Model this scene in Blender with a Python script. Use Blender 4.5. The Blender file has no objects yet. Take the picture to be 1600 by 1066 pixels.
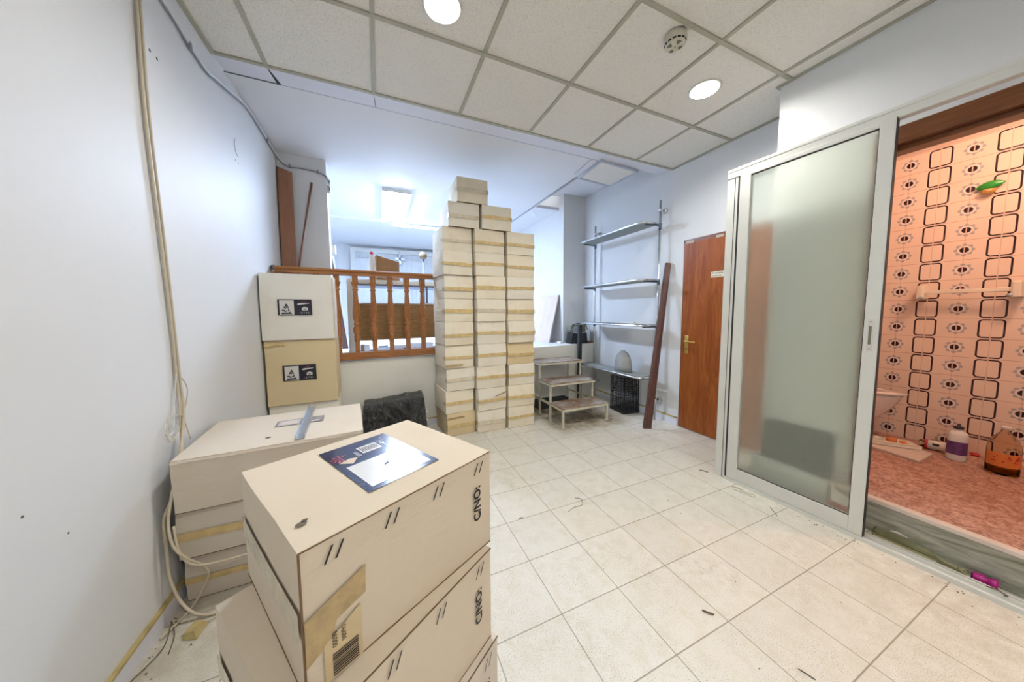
import bpy, bmesh, math, random
from mathutils import Vector, Matrix, noise
random.seed(7)
PI = math.pi
scn = bpy.context.scene
COL = scn.collection

# ------------------------------------------------------------------ materials
class NT:
    def __init__(s, name):
        s.m = bpy.data.materials.new(name); s.m.use_nodes = True
        s.t = s.m.node_tree; s.n = s.t.nodes; s.l = s.t.links
        s.b = s.n['Principled BSDF']
    def new(s, t, **k):
        n = s.n.new(t)
        for a, v in k.items(): setattr(n, a, v)
        return n
    def put(s, sock, v):
        if isinstance(v, bpy.types.NodeSocket): s.l.new(v, sock)
        elif isinstance(v, (tuple, list)): sock.default_value = (*v, 1) if len(v) == 3 and sock.type == 'RGBA' else v
        else: sock.default_value = v
    def math(s, op, a, b=0.0, c=0.0):
        n = s.new('ShaderNodeMath', operation=op)
        s.put(n.inputs[0], a); s.put(n.inputs[1], b); s.put(n.inputs[2], c)
        return n.outputs[0]
    def mix(s, f, a, b):
        n = s.new('ShaderNodeMix', data_type='RGBA')
        s.put(n.inputs[0], f); s.put(n.inputs[6], a); s.put(n.inputs[7], b)
        return n.outputs[2]
    def ramp(s, f, x0, x1, a=0.0, b=1.0):
        n = s.new('ShaderNodeMapRange'); s.put(n.inputs[0], f)
        n.inputs[1].default_value = x0; n.inputs[2].default_value = x1
        n.inputs[3].default_value = a; n.inputs[4].default_value = b
        return n.outputs[0]
    def co(s, kind='Object'):
        return s.new('ShaderNodeTexCoord').outputs[kind]
    def mapping(s, v, scale=(1, 1, 1)):
        n = s.new('ShaderNodeMapping'); s.l.new(v, n.inputs[0]); n.inputs[3].default_value = scale
        return n.outputs[0]
    def noise(s, v, scale, detail=3.0, rough=.5, dist=0.0):
        n = s.new('ShaderNodeTexNoise'); s.l.new(v, n.inputs['Vector'])
        n.inputs['Scale'].default_value = scale; n.inputs['Detail'].default_value = detail
        n.inputs['Roughness'].default_value = rough; n.inputs['Distortion'].default_value = dist
        return n.outputs[0]
    def xyz(s, v):
        n = s.new('ShaderNodeSeparateXYZ'); s.l.new(v, n.inputs[0]); return n.outputs
    def bump(s, h, strength=.2, dist=.01):
        n = s.new('ShaderNodeBump'); n.inputs['Strength'].default_value = strength
        n.inputs['Distance'].default_value = dist; s.l.new(h, n.inputs['Height'])
        s.l.new(n.outputs[0], s.b.inputs['Normal'])
    def base(s, c): s.put(s.b.inputs['Base Color'], c)

def plain(name, c, rough=.5, metal=0.0, var=0.0, vscale=6.0, bump=0.0, bscale=60.0, spec=.5):
    t = NT(name); t.b.inputs['Roughness'].default_value = rough; t.b.inputs['Metallic'].default_value = metal
    t.b.inputs['Specular IOR Level'].default_value = spec
    if var:
        f = t.ramp(t.noise(t.co(), vscale, 4, .6), .3, .7)
        t.base(t.mix(f, tuple(x*(1-var) for x in c), tuple(min(1, x*(1+var*.5)) for x in c)))
    else: t.base(c)
    if bump: t.bump(t.noise(t.co(), bscale, 3), bump, .004)
    return t.m

def paint(name, c, dirt=(.55, .5, .42), amt=.35):
    t = NT(name); t.b.inputs['Roughness'].default_value = .55
    v = t.co(); n1 = t.noise(v, 1.3, 5, .62); n2 = t.noise(v, 9, 5, .7, .6)
    f = t.math('MULTIPLY', t.ramp(n2, .58, .78), t.math('MULTIPLY', t.ramp(n1, .45, .75), amt))
    base = t.mix(t.ramp(n1, .3, .7), tuple(x*.965 for x in c), c)
    t.base(t.mix(f, base, dirt)); t.bump(t.noise(v, 35, 4), .08, .006)
    return t.m

def wood(name, c1, c2, axis=2, scale=5.0, rough=.4, stretch=14.0):
    t = NT(name); t.b.inputs['Roughness'].default_value = rough
    s = [stretch]*3; s[axis] = 1.0
    v = t.mapping(t.co(), s)
    n = t.noise(v, scale, 6, .6, 1.2); n2 = t.noise(v, scale*6, 3, .6)
    f = t.math('ADD', t.math('MULTIPLY', t.ramp(n, .35, .65), .75), t.math('MULTIPLY', n2, .25))
    t.base(t.mix(f, c1, c2)); t.bump(n2, .06, .003)
    return t.m

def carton_mat(name, c, stain=(.62, .47, .25), amt=.5):
    t = NT(name); t.b.inputs['Roughness'].default_value = .88
    v = t.co(); info = t.new('ShaderNodeObjectInfo').outputs['Random']
    vv = t.new('ShaderNodeVectorMath', operation='ADD'); t.l.new(v, vv.inputs[0])
    cb = t.new('ShaderNodeCombineXYZ'); 
    for i in range(3): t.l.new(t.math('MULTIPLY', info, 17.3 + 5*i), cb.inputs[i])
    t.l.new(cb.outputs[0], vv.inputs[1]); v = vv.outputs[0]
    n1 = t.noise(v, 3.0, 5, .65); n2 = t.noise(v, 14, 5, .7)
    f = t.math('MULTIPLY', t.ramp(n1, .48, .72), amt)
    g = t.math('MULTIPLY', t.ramp(n2, .62, .78), amt*.5)
    b0 = t.mix(info, c, tuple(a*b for a, b in zip(c, (1.03, .99, .9))))
    t.base(t.mix(g, t.mix(f, b0, tuple(a*.6+b*.4 for a, b in zip(c, stain))), stain))
    t.bump(t.noise(t.mapping(v, (1, 1, 6)), 22, 4), .14, .006)
    return t.m

M = {}
M['wall'] = paint('wall_paint', (.80, .815, .83), amt=.25)
M['wall_cream'] = paint('cream_wall_paint', (.90, .89, .81), amt=.5)
M['plaster'] = paint('plaster', (.82, .83, .86), amt=.15)
M['alu'] = plain('white_aluminium', (.74, .75, .71), .32, 0, .05, 5)
M['alu_raw'] = plain('raw_aluminium', (.48, .53, .58), .35, .75, .15, 30)
M['rubber'] = plain('black_gasket', (.03, .03, .03), .6)
M['chrome'] = plain('chrome', (.80, .82, .84), .20, 1.0, .15, 20)
M['dark'] = plain('dark_gap', (.02, .02, .02), .7)
M['black_plastic'] = plain('black_plastic', (.025, .025, .028), .4, 0, .2, 20)
M['tape'] = plain('aged_tape', (.72, .54, .25), .35, 0, .25, 18, .2, 40)
M['tape_pale'] = plain('pale_tape', (.74, .66, .50), .22, 0, .2, 18, .3, 50)
M['tape_tan'] = plain('tan_tape', (.52, .38, .19), .4, 0, .3, 25, .4, 60)
M['tan_label'] = plain('yellowed_label', (.66, .52, .30), .45, 0, .1, 10)
M['ink'] = plain('black_ink', (.02, .018, .018), .6)
M['label_black'] = plain('label_black', (.018, .016, .03), .28, 0, 0)
M['label_gloss'] = plain('glossy_label_blue_black', (.022, .024, .07), .17, 0, .3, 30)
M['label_white'] = plain('label_white', (.72, .70, .66), .22)
M['label_grey'] = plain('label_grey', (.25, .22, .24), .3)
M['label_red'] = plain('label_red', (.45, .06, .10), .3)
M['label_tan'] = plain('label_tan', (.7, .55, .38), .3)
M['carton'] = carton_mat('white_carton', (.87, .82, .70), (.66, .46, .18), .85)
M['carton_fg'] = carton_mat('front_carton', (.70, .625, .53), amt=.6)
M['carton_yel'] = carton_mat('yellowed_carton', (.74, .62, .40), amt=.35)
M['carton_pale'] = carton_mat('pale_carton', (.87, .85, .78), amt=.25)
M['seam'] = plain('carton_edge_brown', (.20, .12, .06), .8)
M['rail_wood'] = wood('orange_brown_turned_wood', (.30, .105, .025), (.50, .21, .06), 2, 6, .32, 8)
M['rail_wood_x'] = wood('orange_brown_rail_wood', (.28, .10, .025), (.47, .20, .06), 0, 5, .32, 14)
M['door_wood'] = wood('reddish_brown_door_wood', (.24, .055, .012), (.42, .13, .03), 2, 2.4, .35, 9)
M['door_wood'].node_tree.nodes['Principled BSDF'].inputs['Specular IOR Level'].default_value = .25
M['brown_frame'] = wood('dark_brown_frame_wood', (.13, .045, .018), (.24, .09, .035), 1, 4, .3, 12)
M['plank'] = wood('dark_plank_wood', (.07, .03, .025), (.16, .07, .055), 2, 5, .5, 12)
M['board'] = wood('brown_board_wood', (.30, .13, .07), (.42, .21, .12), 2, 3, .5, 10)
M['oak'] = wood('oak_laminate', (.22, .11, .035), (.42, .24, .08), 0, 7, .4, 10)
M['stick'] = plain('brown_stick', (.25, .11, .06), .5)
def tread_mat():
    t = NT('worn_brown_tread'); v = t.co(); n = t.noise(v, 7, 5, .7, .5)
    c = t.mix(t.ramp(t.noise(t.mapping(v, (1, 8, 8)), 5, 5, .6), .35, .65), (.17, .09, .05), (.34, .20, .12))
    t.base(t.mix(t.ramp(n, .40, .60), c, (.40, .37, .33))); t.b.inputs['Roughness'].default_value = .6; return t.m
M['tread'] = tread_mat()
M['cream_metal'] = plain('cream_painted_metal', (.72, .68, .53), .4, 0, .2, 15)
M['pink_board'] = plain('pale_pink_board', (.72, .60, .58), .5, 0, .08, 8)
M['cable'] = plain('beige_cable', (.62, .54, .40), .45)
M['cable_white'] = plain('white_cable', (.74, .76, .78), .45)
M['cable_grey'] = plain('grey_cable', (.28, .30, .36), .5)
M['tbar'] = plain('ceiling_grid_metal', (.46, .45, .36), .4, 0, .1, 8)
M['tbar_blue'] = plain('ceiling_edge_metal', (.55, .60, .68), .4)
M['strip'] = paint('white_edge_tile', (.80, .81, .88), amt=.1)
M['detector'] = plain('yellowed_plastic', (.66, .63, .50), .4, 0, .12, 20)
M['rust'] = plain('rust_stain', (.45, .28, .12), .6)
M['vent'] = plain('grey_green_mesh', (.17, .18, .13), .7)
M['brass'] = plain('brass', (.83, .60, .18), .25, .9)
M['sign'] = plain('cream_sign', (.82, .77, .62), .5)
M['ceramic'] = plain('pale_pink_ceramic', (.82, .72, .66), .12)
M['bar_plastic'] = plain('cream_bar_plastic', (.82, .72, .60), .3)
M['green'] = plain('green_plastic', (.03, .30, .04), .25)
M['amber_knob'] = plain('amber_plastic', (.60, .33, .10), .3)
M['purple_label'] = plain('purple_label', (.16, .06, .20), .4, 0, .3, 60)
M['white_plastic'] = plain('white_plastic', (.80, .76, .72), .3)
M['red'] = plain('red_plastic', (.55, .03, .04), .35)
M['orange'] = plain('orange_gel', (.75, .22, .05), .4)
M['magenta'] = plain('magenta_plastic', (.42, .01, .20), .3)
M['cardboard'] = plain('brown_cardboard', (.36, .20, .09), .8, 0, .15, 8)
M['beige'] = plain('beige_card', (.52, .46, .38), .7)
M['grey_dome'] = plain('grey_felt', (.36, .36, .35), .8, 0, .15, 12)
M['reflector'] = plain('white_reflector', (.9, .88, .82), .4)
M['ball'] = plain('brown_ball', (.20, .14, .08), .6)
M['shelf'] = plain('grey_shelf_board', (.30, .33, .32), .65, 0, .1, 8)
M['foil'] = plain('clear_wrap', (.75, .73, .62), .15, 0, .1)
M['dust'] = plain('grey_lint', (.16, .13, .09), .9)
M['yellow_glue'] = plain('yellow_plaster_edge', (.55, .44, .20), .8, 0, .3, 20)
M['dark_grey'] = plain('dark_grey_board', (.05, .055, .055), .6)
M['frame_dark'] = plain('dark_blue_grey_frame', (.14, .17, .22), .4, .3)
M['shutter'] = plain('white_shutter_metal', (.74, .77, .80), .4, 0, .08, 6)
M['paper'] = plain('paper', (.8, .8, .84), .6)

def plastic_bag():
    t = NT('black_bag_plastic'); t.base((.030, .030, .031)); t.b.inputs['Roughness'].default_value = .30
    t.bump(t.noise(t.co(), 13, 5, .6, 2.2), 1.0, .035); return t.m
M['bag'] = plastic_bag(); M['bag'].node_tree.nodes['Principled BSDF'].inputs['Specular IOR Level'].default_value = .9

def emis(name, c, s):
    t = NT(name); t.base((.9, .9, .9)); t.put(t.b.inputs['Emission Color'], c)
    t.b.inputs['Emission Strength'].default_value = s; return t.m
DOWN = 140.0
M['lamp'] = emis('downlight_diffuser', (1.0, .965, .90), DOWN)
M['tube'] = emis('fluorescent_diffuser', (.58, .73, 1.0), 54.0)
M['tube2'] = emis('fluorescent_tube', (.72, .83, 1.0), 7.0)
M['bathlamp'] = emis('warm_bulb', (1.0, .60, .40), 190.0)

def clear(name, c, rough=.03, ior=1.45, bump=0, bscale=100):
    t = NT(name); t.base(c); t.b.inputs['Roughness'].default_value = rough
    t.b.inputs['Transmission Weight'].default_value = 1.0; t.b.inputs['IOR'].default_value = ior
    if bump: t.bump(t.noise(t.co(), bscale, 2), bump, .002)
    return t.m
M['frost'] = clear('frosted_glass', (.94, .98, .89), .38, 1.22, .08, 120); M['frost'].node_tree.nodes['Principled BSDF'].inputs['Transmission Weight'].default_value = .88
M['glass'] = clear('thin_glass', (.95, .97, 1.0), .01, 1.08)
M['bottle_clear'] = clear('clear_plastic', (.9, .78, .66), .06, 1.12)
M['wine_glass'] = clear('yellow_green_glass', (.93, .91, .66), .04, 1.1)
M['juice'] = clear('orange_liquid', (.95, .42, .05), .05, 1.15)

def floor_mat():
    t = NT('speckled_cream_floor_tile'); v = t.co(); x, y, z = t.xyz(v)
    def line(c, o, s, w):
        f = t.math('FRACT', t.math('DIVIDE', t.math('SUBTRACT', c, o-40*s), s))
        d = t.math('MULTIPLY', t.math('MINIMUM', f, t.math('SUBTRACT', 1.0, f)), s)
        return t.ramp(d, w*.45, w, 1, 0)
    wob = t.math('MULTIPLY', t.math('SUBTRACT', t.noise(v, 3, 2), .5), .004)
    g = t.math('MAXIMUM', line(t.math('ADD', x, wob), .650, .2966, .0026), line(t.math('ADD', y, wob), .9758, .2919, .0028))
    ix = t.math('FLOOR', t.math('DIVIDE', t.math('SUBTRACT', x, .650), .2966)); iy = t.math('FLOOR', t.math('DIVIDE', t.math('SUBTRACT', y, .9758), .2919))
    cb = t.new('ShaderNodeCombineXYZ'); t.l.new(ix, cb.inputs[0]); t.l.new(iy, cb.inputs[1])
    wn = t.new('ShaderNodeTexWhiteNoise', noise_dimensions='2D'); t.l.new(cb.outputs[0], wn.inputs[0])
    tone = t.mix(wn.outputs[0], (.76, .735, .66), (.81, .785, .71))
    n = t.noise(v, 14, 6, .7, .4); n2 = t.noise(v, 330, 2, .5); n3 = t.noise(v, 1.6, 4, .6)
    c = t.mix(t.ramp(n, .45, .75), tone, (.70, .66, .54))
    spk = t.math('MULTIPLY', t.ramp(n2, .58, .66), t.ramp(t.noise(v, 5, 3), .35, .65, .35, .95))
    c = t.mix(spk, c, (.24, .20, .14))
    spk2 = t.ramp(t.noise(v, 240, 1), .68, .72); c = t.mix(t.math('MULTIPLY', spk2, .6), c, (.80, .78, .72))
    dirt = t.math('MULTIPLY', t.ramp(n3, .56, .74), t.ramp(t.noise(v, 22, 5, .75), .5, .62)); c = t.mix(t.math('MULTIPLY', dirt, .45), c, (.33, .27, .16))
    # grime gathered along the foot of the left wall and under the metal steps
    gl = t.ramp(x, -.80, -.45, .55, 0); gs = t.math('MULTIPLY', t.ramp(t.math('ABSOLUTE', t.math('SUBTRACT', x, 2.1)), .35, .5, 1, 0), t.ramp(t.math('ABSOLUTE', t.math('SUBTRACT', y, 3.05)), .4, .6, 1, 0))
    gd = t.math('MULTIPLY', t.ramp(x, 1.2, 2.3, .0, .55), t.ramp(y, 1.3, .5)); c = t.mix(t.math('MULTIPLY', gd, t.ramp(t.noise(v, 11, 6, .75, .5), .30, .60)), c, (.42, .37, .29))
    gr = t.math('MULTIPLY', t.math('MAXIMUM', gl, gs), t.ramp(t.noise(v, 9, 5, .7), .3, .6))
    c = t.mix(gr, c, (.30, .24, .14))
    c = t.mix(t.math('MULTIPLY', g, .75), c, (.22, .18, .11)); t.base(c)
    t.put(t.b.inputs['Roughness'], t.ramp(n, .3, .7, .27, .5))
    t.bump(t.math('SUBTRACT', 1.0, g), .25, .003); return t.m
M['floor'] = floor_mat()

def ceil_mat():
    t = NT('fissured_mineral_tile'); v = t.co()
    n = t.noise(v, 170, 3, .6); n2 = t.noise(v, 60, 4, .7)
    c = t.mix(t.ramp(n, .32, .5), (.70, .67, .60), (.88, .86, .80))
    t.base(t.mix(t.math('MULTIPLY', t.ramp(t.noise(v, 1.5, 3), .4, .7), .5), c, (.88, .86, .80)))
    t.b.inputs['Roughness'].default_value = .9
    t.bump(t.math('ADD', n, t.math('MULTIPLY', n2, .6)), .35, .004); return t.m
M['ceil'] = ceil_mat()

def tile_mat(ax):
    """salmon bathroom tiles: seams, flower and rounded-square motifs; ax = horizontal axis"""
    t = NT('patterned_bathroom_tile_%s' % 'xy'[ax]); v = t.co(); s = t.xyz(v)
    W, Hh = .1392, .1408
    u = t.math('DIVIDE', t.math('SUBTRACT', s[ax], .737), W); w = t.math('DIVIDE', t.math('SUBTRACT', s[2], 1.243), Hh)
    def near(a, per=1.0, off=0.0):
        a = t.math('SUBTRACT', a, off)
        return t.math('SUBTRACT', a, t.math('MULTIPLY', per, t.math('ROUND', t.math('DIVIDE', a, per))))
    fz = t.math('MULTIPLY', near(w), Hh); fy = t.math('MULTIPLY', near(u, 2.0), W); sy = t.math('MULTIPLY', near(u, 2.0, 1.0), W)
    r = t.math('SQRT', t.math('ADD', t.math('MULTIPLY', fy, fy), t.math('MULTIPLY', fz, fz)))
    th = t.math('ARCTAN2', fz, fy); lob = t.math('COSINE', t.math('MULTIPLY', th, 8.0))
    ro = t.math('ADD', .041, t.math('MULTIPLY', lob, .0045))
    centre = t.ramp(r, .019, .021, 1, 0)
    petal = t.math('MULTIPLY', t.ramp(t.math('SUBTRACT', r, ro), -.001, .001, 1, 0), t.ramp(r, .0295, .031))
    petal = t.math('MULTIPLY', petal, t.ramp(lob, -1.0, -.8))
    ring = t.math('MULTIPLY', t.ramp(r, .030, .032, 1, 0), t.ramp(r, .019, .021))
    qx = t.math('SUBTRACT', t.math('ABSOLUTE', sy), .032); qz = t.math('SUBTRACT', t.math('ABSOLUTE', fz), .045)
    mx = t.math('MAXIMUM', qx, 0.0); mz = t.math('MAXIMUM', qz, 0.0)
    d = t.math('ADD', t.math('SQRT', t.math('ADD', t.math('MULTIPLY', mx, mx), t.math('MULTIPLY', mz, mz))), t.math('MINIMUM', t.math('MAXIMUM', qx, qz), 0.0))
    frame = t.ramp(t.math('ABSOLUTE', t.math('SUBTRACT', d, .0165)), .0038, .0050, 1, 0)
    gap = t.ramp(t.math('ABSOLUTE', t.math('MULTIPLY', near(u), W)), .0022, .0032)
    seamv = t.ramp(t.math('ABSOLUTE', t.math('MULTIPLY', near(u), W)), .0010, .0018, 1, 0)
    seamh = t.ramp(t.math('ABSOLUTE', t.math('MULTIPLY', near(w, 1.0, .5), Hh)), .0010, .0018, 1, 0)
    top = t.ramp(s[2], 2.444, 2.446, 1, 0)
    c = t.mix(t.ramp(t.noise(v, 4, 3), .3, .7), (.84, .64, .52), (.88, .69, .57))
    c = t.mix(t.math('MULTIPLY', ring, .6), c, (.85, .78, .76))
    c = t.mix(t.math('MULTIPLY', petal, .85), c, (.36, .34, .36))
    dk = t.math('MULTIPLY', t.math('MAXIMUM', centre, frame), gap)
    c = t.mix(dk, c, (.028, .006, .012))
    c = t.mix(t.math('MULTIPLY', t.math('MAXIMUM', t.math('MULTIPLY', seamv, .6), seamh), .75), c, (.42, .16, .09))
    c = t.mix(top, (.66, .47, .38), c); t.base(c)
    t.b.inputs['Roughness'].default_value = .22; return t.m
M['tile_y'] = tile_mat(1); M['tile_x'] = tile_mat(0)

def bathfloor_mat():
    t = NT('reddish_terrazzo'); v = t.co()
    n = t.noise(v, 26, 5, .7, 1.0); n2 = t.noise(v, 70, 3)
    c = t.mix(t.ramp(n, .38, .62), (.30, .13, .09), (.62, .38, .30)); c = t.mix(t.ramp(n2, .56, .66), c, (.20, .07, .05))
    t.base(c); t.b.inputs['Roughness'].default_value = .45; return t.m
M['bathfloor'] = bathfloor_mat()

def marble_mat():
    t = NT('veined_marble'); v = t.mapping(t.co(), (2, .6, 5))
    n = t.noise(v, 3, 6, .65, 2.0)
    t.base(t.mix(t.ramp(n, .35, .65), (.24, .25, .19), (.62, .62, .54))); t.b.inputs['Roughness'].default_value = .3; return t.m
M['marble'] = marble_mat()
M['rim'] = plain('pinkish_marble_rim', (.72, .62, .55), .35, 0, .12, 8)

# ------------------------------------------------------------------ mesh helpers
class MB:
    def __init__(s): s.v = []; s.f = []; s.mi = []; s.sm = []
    def face(s, idx, mi=0, smooth=False): s.f.append(idx); s.mi.append(mi); s.sm.append(smooth)
    def hexa(s, p, mi=0):   # p: 4 bottom ccw + 4 top ccw
        b = len(s.v); s.v += [Vector(q) for q in p]
        for f in ((3, 2, 1, 0), (4, 5, 6, 7), (0, 1, 5, 4), (1, 2, 6, 5), (2, 3, 7, 6), (3, 0, 4, 7)):
            s.face([b+i for i in f], mi)
        return s
    def box(s, a, b, mi=0):
        x0, y0, z0 = a; x1, y1, z1 = b
        return s.hexa([(x0, y0, z0), (x1, y0, z0), (x1, y1, z0), (x0, y1, z0), (x0, y0, z1), (x1, y0, z1), (x1, y1, z1), (x0, y1, z1)], mi)
    def prism(s, poly, z0, z1, mi=0):
        b = len(s.v); n = len(poly)
        s.v += [Vector((x, y, z0)) for x, y in poly] + [Vector((x, y, z1)) for x, y in poly]
        s.face([b+i for i in reversed(range(n))], mi); s.face([b+n+i for i in range(n)], mi)
        for i in range(n): j = (i+1) % n; s.face([b+i, b+j, b+n+j, b+n+i], mi)
        return s
    def quad(s, p, mi=0):
        b = len(s.v); s.v += [Vector(q) for q in p]; s.face([b+i for i in range(len(p))], mi); return s
    def bar(s, p, q, w, d, up=(0, 0, 1), mi=0):   # rectangular bar from p to q
        p, q = Vector(p), Vector(q); t = (q-p).normalized(); a = t.cross(Vector(up))
        if a.length < 1e-4: a = t.cross(Vector((0, 1, 0)))
        a.normalize(); c = a.cross(t).normalized(); a *= w/2; c *= d/2
        return s.hexa([p-a-c, p+a-c, q+a-c, q-a-c, p-a+c, p+a+c, q+a+c, q-a+c], mi)
    def tube(s, pts, r, n=8, mi=0, cap=True, smooth=True):
        pts = [Vector(p) for p in pts]; b = len(s.v); m = len(pts); ref = None
        for i, p in enumerate(pts):
            t = (pts[min(i+1, m-1)]-pts[max(i-1, 0)]).normalized()
            if ref is None: ref = t.cross(Vector((0, 0, 1))) if abs(t.z) < .9 else t.cross(Vector((1, 0, 0)))
            u = (ref - t*ref.dot(t)).normalized(); ref = u; w = t.cross(u)
            rr = r[i] if isinstance(r, (list, tuple)) else r
            for k in range(n): a = 2*PI*k/n; s.v.append(p + u*math.cos(a)*rr + w*math.sin(a)*rr)
        for i in range(m-1):
            for k in range(n):
                j = (k+1) % n; s.face([b+i*n+k, b+i*n+j, b+(i+1)*n+j, b+(i+1)*n+k], mi, smooth)
        if cap: s.face([b+k for k in reversed(range(n))], mi); s.face([b+(m-1)*n+k for k in range(n)], mi)
        return s
    def lathe(s, prof, c=(0, 0, 0), n=20, mi=0, axis='z', smooth=True, cap=True):   # prof [(r, h)]
        b = len(s.v); c = Vector(c)
        for r, h in prof:
            for k in range(n):
                a = 2*PI*k/n; x, y = r*math.cos(a), r*math.sin(a)
                s.v.append(c + {'z': Vector((x, y, h)), 'x': Vector((h, x, y)), 'y': Vector((y, h, x))}[axis])
        for i in range(len(prof)-1):
            for k in range(n):
                j = (k+1) % n; s.face([b+i*n+k, b+i*n+j, b+(i+1)*n+j, b+(i+1)*n+k], mi, smooth)
        if cap: s.face([b+k for k in reversed(range(n))], mi); s.face([b+(len(prof)-1)*n+k for k in range(n)], mi)
        return s

def setp(o, label=None, cat=None, group=None, kind=None):
    if label: o['label'] = label
    if cat: o['category'] = cat
    if group: o['group'] = group
    if kind: o['kind'] = kind
    return o

def build(mb, name, mats, parent=None, local=True, bevel=0.0, seg=2):
    me = bpy.data.meshes.new(name)
    vs = mb.v
    if parent is not None and not local:
        inv = pmat(parent).inverted(); vs = [inv @ v for v in vs]
    me.from_pydata([tuple(v) for v in vs], [], mb.f)
    if not isinstance(mats, (list, tuple)): mats = [mats]
    for m in mats: me.materials.append(M[m])
    me.polygons.foreach_set('material_index', mb.mi); me.polygons.foreach_set('use_smooth', mb.sm)
    bm = bmesh.new(); bm.from_mesh(me); bmesh.ops.recalc_face_normals(bm, faces=bm.faces); bm.to_mesh(me); bm.free()
    me.update()
    o = bpy.data.objects.new(name, me); COL.objects.link(o)
    if parent is not None: o.parent = parent
    if bevel:
        md = o.modifiers.new('bevel', 'BEVEL'); md.width = bevel; md.segments = seg; md.limit_method = 'ANGLE'
    return o

def pmat(o):  # parent placement (scale is only used where children are built locally)
    m = Matrix.Translation(o.location) @ o.rotation_euler.to_matrix().to_4x4()
    return pmat(o.parent) @ m if o.parent is not None else m

def thing(name, label, cat, loc=(0, 0, 0), rz=0.0, group=None, rot=None):
    o = bpy.data.objects.new(name, None); COL.objects.link(o); o.empty_display_size = .05
    o.location = loc; o.rotation_euler = rot if rot else (0, 0, rz)
    return setp(o, label, cat, group)

def struct(mb, name, mats, parent=None, **k):
    o = build(mb, name, mats, parent, **k)
    if parent is None: o['kind'] = 'structure'
    return o

def smoothpath(pts, n=6):
    pts = [Vector(p) for p in pts]; out = []
    for i in range(len(pts)-1):
        p0, p1, p2, p3 = pts[max(i-1, 0)], pts[i], pts[i+1], pts[min(i+2, len(pts)-1)]
        for k in range(n):
            t = k/n
            out.append(.5*((2*p1)+(p2-p0)*t+(2*p0-5*p1+4*p2-p3)*t*t+(3*p1-p0-3*p2+p3)*t**3))
    out.append(pts[-1]); return out

def text_mesh(mb, txt, origin, right, up, size, mi=0, lift=.0008, bold=0.0):
    """adds flat lettering to a mesh builder"""
    cu = bpy.data.curves.new('t', 'FONT'); cu.body = txt; cu.size = size; cu.resolution_u = 3; cu.offset = bold
    o = bpy.data.objects.new('t', cu); COL.objects.link(o)
    dg = bpy.context.evaluated_depsgraph_get(); me = bpy.data.meshes.new_from_object(o.evaluated_get(dg))
    right, up = Vector(right).normalized(), Vector(up).normalized(); nrm = right.cross(up)
    b = len(mb.v)
    for v in me.vertices: mb.v.append(Vector(origin)+right*v.co.x+up*v.co.y+nrm*lift)
    for p in me.polygons: mb.face([b+i for i in p.vertices], mi)
    bpy.data.objects.remove(o); bpy.data.curves.remove(cu); bpy.data.meshes.remove(me)

# ------------------------------------------------------------------ room shell
CH = 2.745      # hung ceiling
PC = 2.765      # plaster ceiling
LX, RX = -.835, 2.94
hw = lambda x: 3.30+.1*x      # face of the low wall carrying the balustrade
FY = -1.7
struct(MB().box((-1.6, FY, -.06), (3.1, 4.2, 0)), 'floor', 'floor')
struct(MB().box((LX-.12, FY, 0), (LX, 3.6, 3.1)), 'wall_left', 'wall')
struct(MB().box((-1.42, 3.6, 0), (-.43, 3.73, 3.1)), 'wall_left_return', 'wall')
struct(MB().box((-1.42, 3.73, 0), (-1.30, 7.8, 3.1)), 'wall_left_rear', 'wall')
struct(MB().prism([(LX, hw(LX)), (RX, hw(RX)), (RX, hw(RX)+.14), (LX, hw(LX)+.14)], 0, .775), 'wall_low', 'wall_cream')
struct(MB().prism([(LX, hw(LX)+.14), (RX, hw(RX)+.14), (RX, 7.8), (-1.30, 7.8), (-1.30, 3.73), (LX, 3.60)], .70, .775), 'floor_raised', 'wall')
struct(MB().box((2.56, 3.87, .775), (3.06, 7.8, 3.1)), 'wall_right_rear', 'wall')
struct(MB().box((RX, 1.25, 0), (RX+.12, 3.87, 3.1)), 'wall_right', 'wall')
# bumped-out wall around the bathroom opening (opening y -.25..0.70, z .2..2.16)
wm = MB().box((2.55, .79, 0), (2.65, 1.25, 2.19)).box((2.55, FY, 2.19), (2.65, 1.25, 3.1)).box((2.65, 1.16, 0), (RX+.12, 1.25, 3.1)).box((2.55, FY, 0), (2.65, -.28, 2.19))
struct(wm, 'wall_bathroom_front', 'wall')
struct(MB().box((-1.42, 7.7, .7), (2.7, 7.82, 3.1)), 'wall_far', 'wall')
# ceilings
cei = struct(MB().box((LX-.1, FY, CH+.004), (RX+.05, 2.375, CH+.03)), 'ceiling', 'ceil')
LIGHTS = [(2.10, 1.47), (.345, 1.60), (.345, -1.05), (2.10, -1.05)]  # the last pair, behind the camera, is added fill
for (x, y) in LIGHTS:      # cut the round holes for the recessed lamps
    cut = build(MB().lathe([(.0845, -.05), (.0845, .08)], (x, y, CH), n=32), 'cut', 'ceil')
    md = cei.modifiers.new('hole', 'BOOLEAN'); md.operation = 'DIFFERENCE'; md.object = cut; md.solver = 'EXACT'
    dg = bpy.context.evaluated_depsgraph_get(); dg.update()
    me = bpy.data.meshes.new_from_object(cei.evaluated_get(dg)); cei.modifiers.clear(); cei.data = me
    bpy.data.objects.remove(cut)
struct(MB().prism([(-1.42, 2.55), (2.12, 2.55), (2.12, 7.8), (-1.42, 7.8)], PC, PC+.04).box((2.12, 2.55, PC+.2), (3.06, 4.0, PC+.24)).box((2.08, 2.59, PC+.04), (2.12, 7.8, PC+.24)).box((-1.42, 2.55, PC+.04), (3.06, 2.59, PC+.24)).box((2.12, 4.0, PC), (2.7, 7.8, PC+.04)), 'ceiling_plaster', 'plaster')
g = MB()
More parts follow.
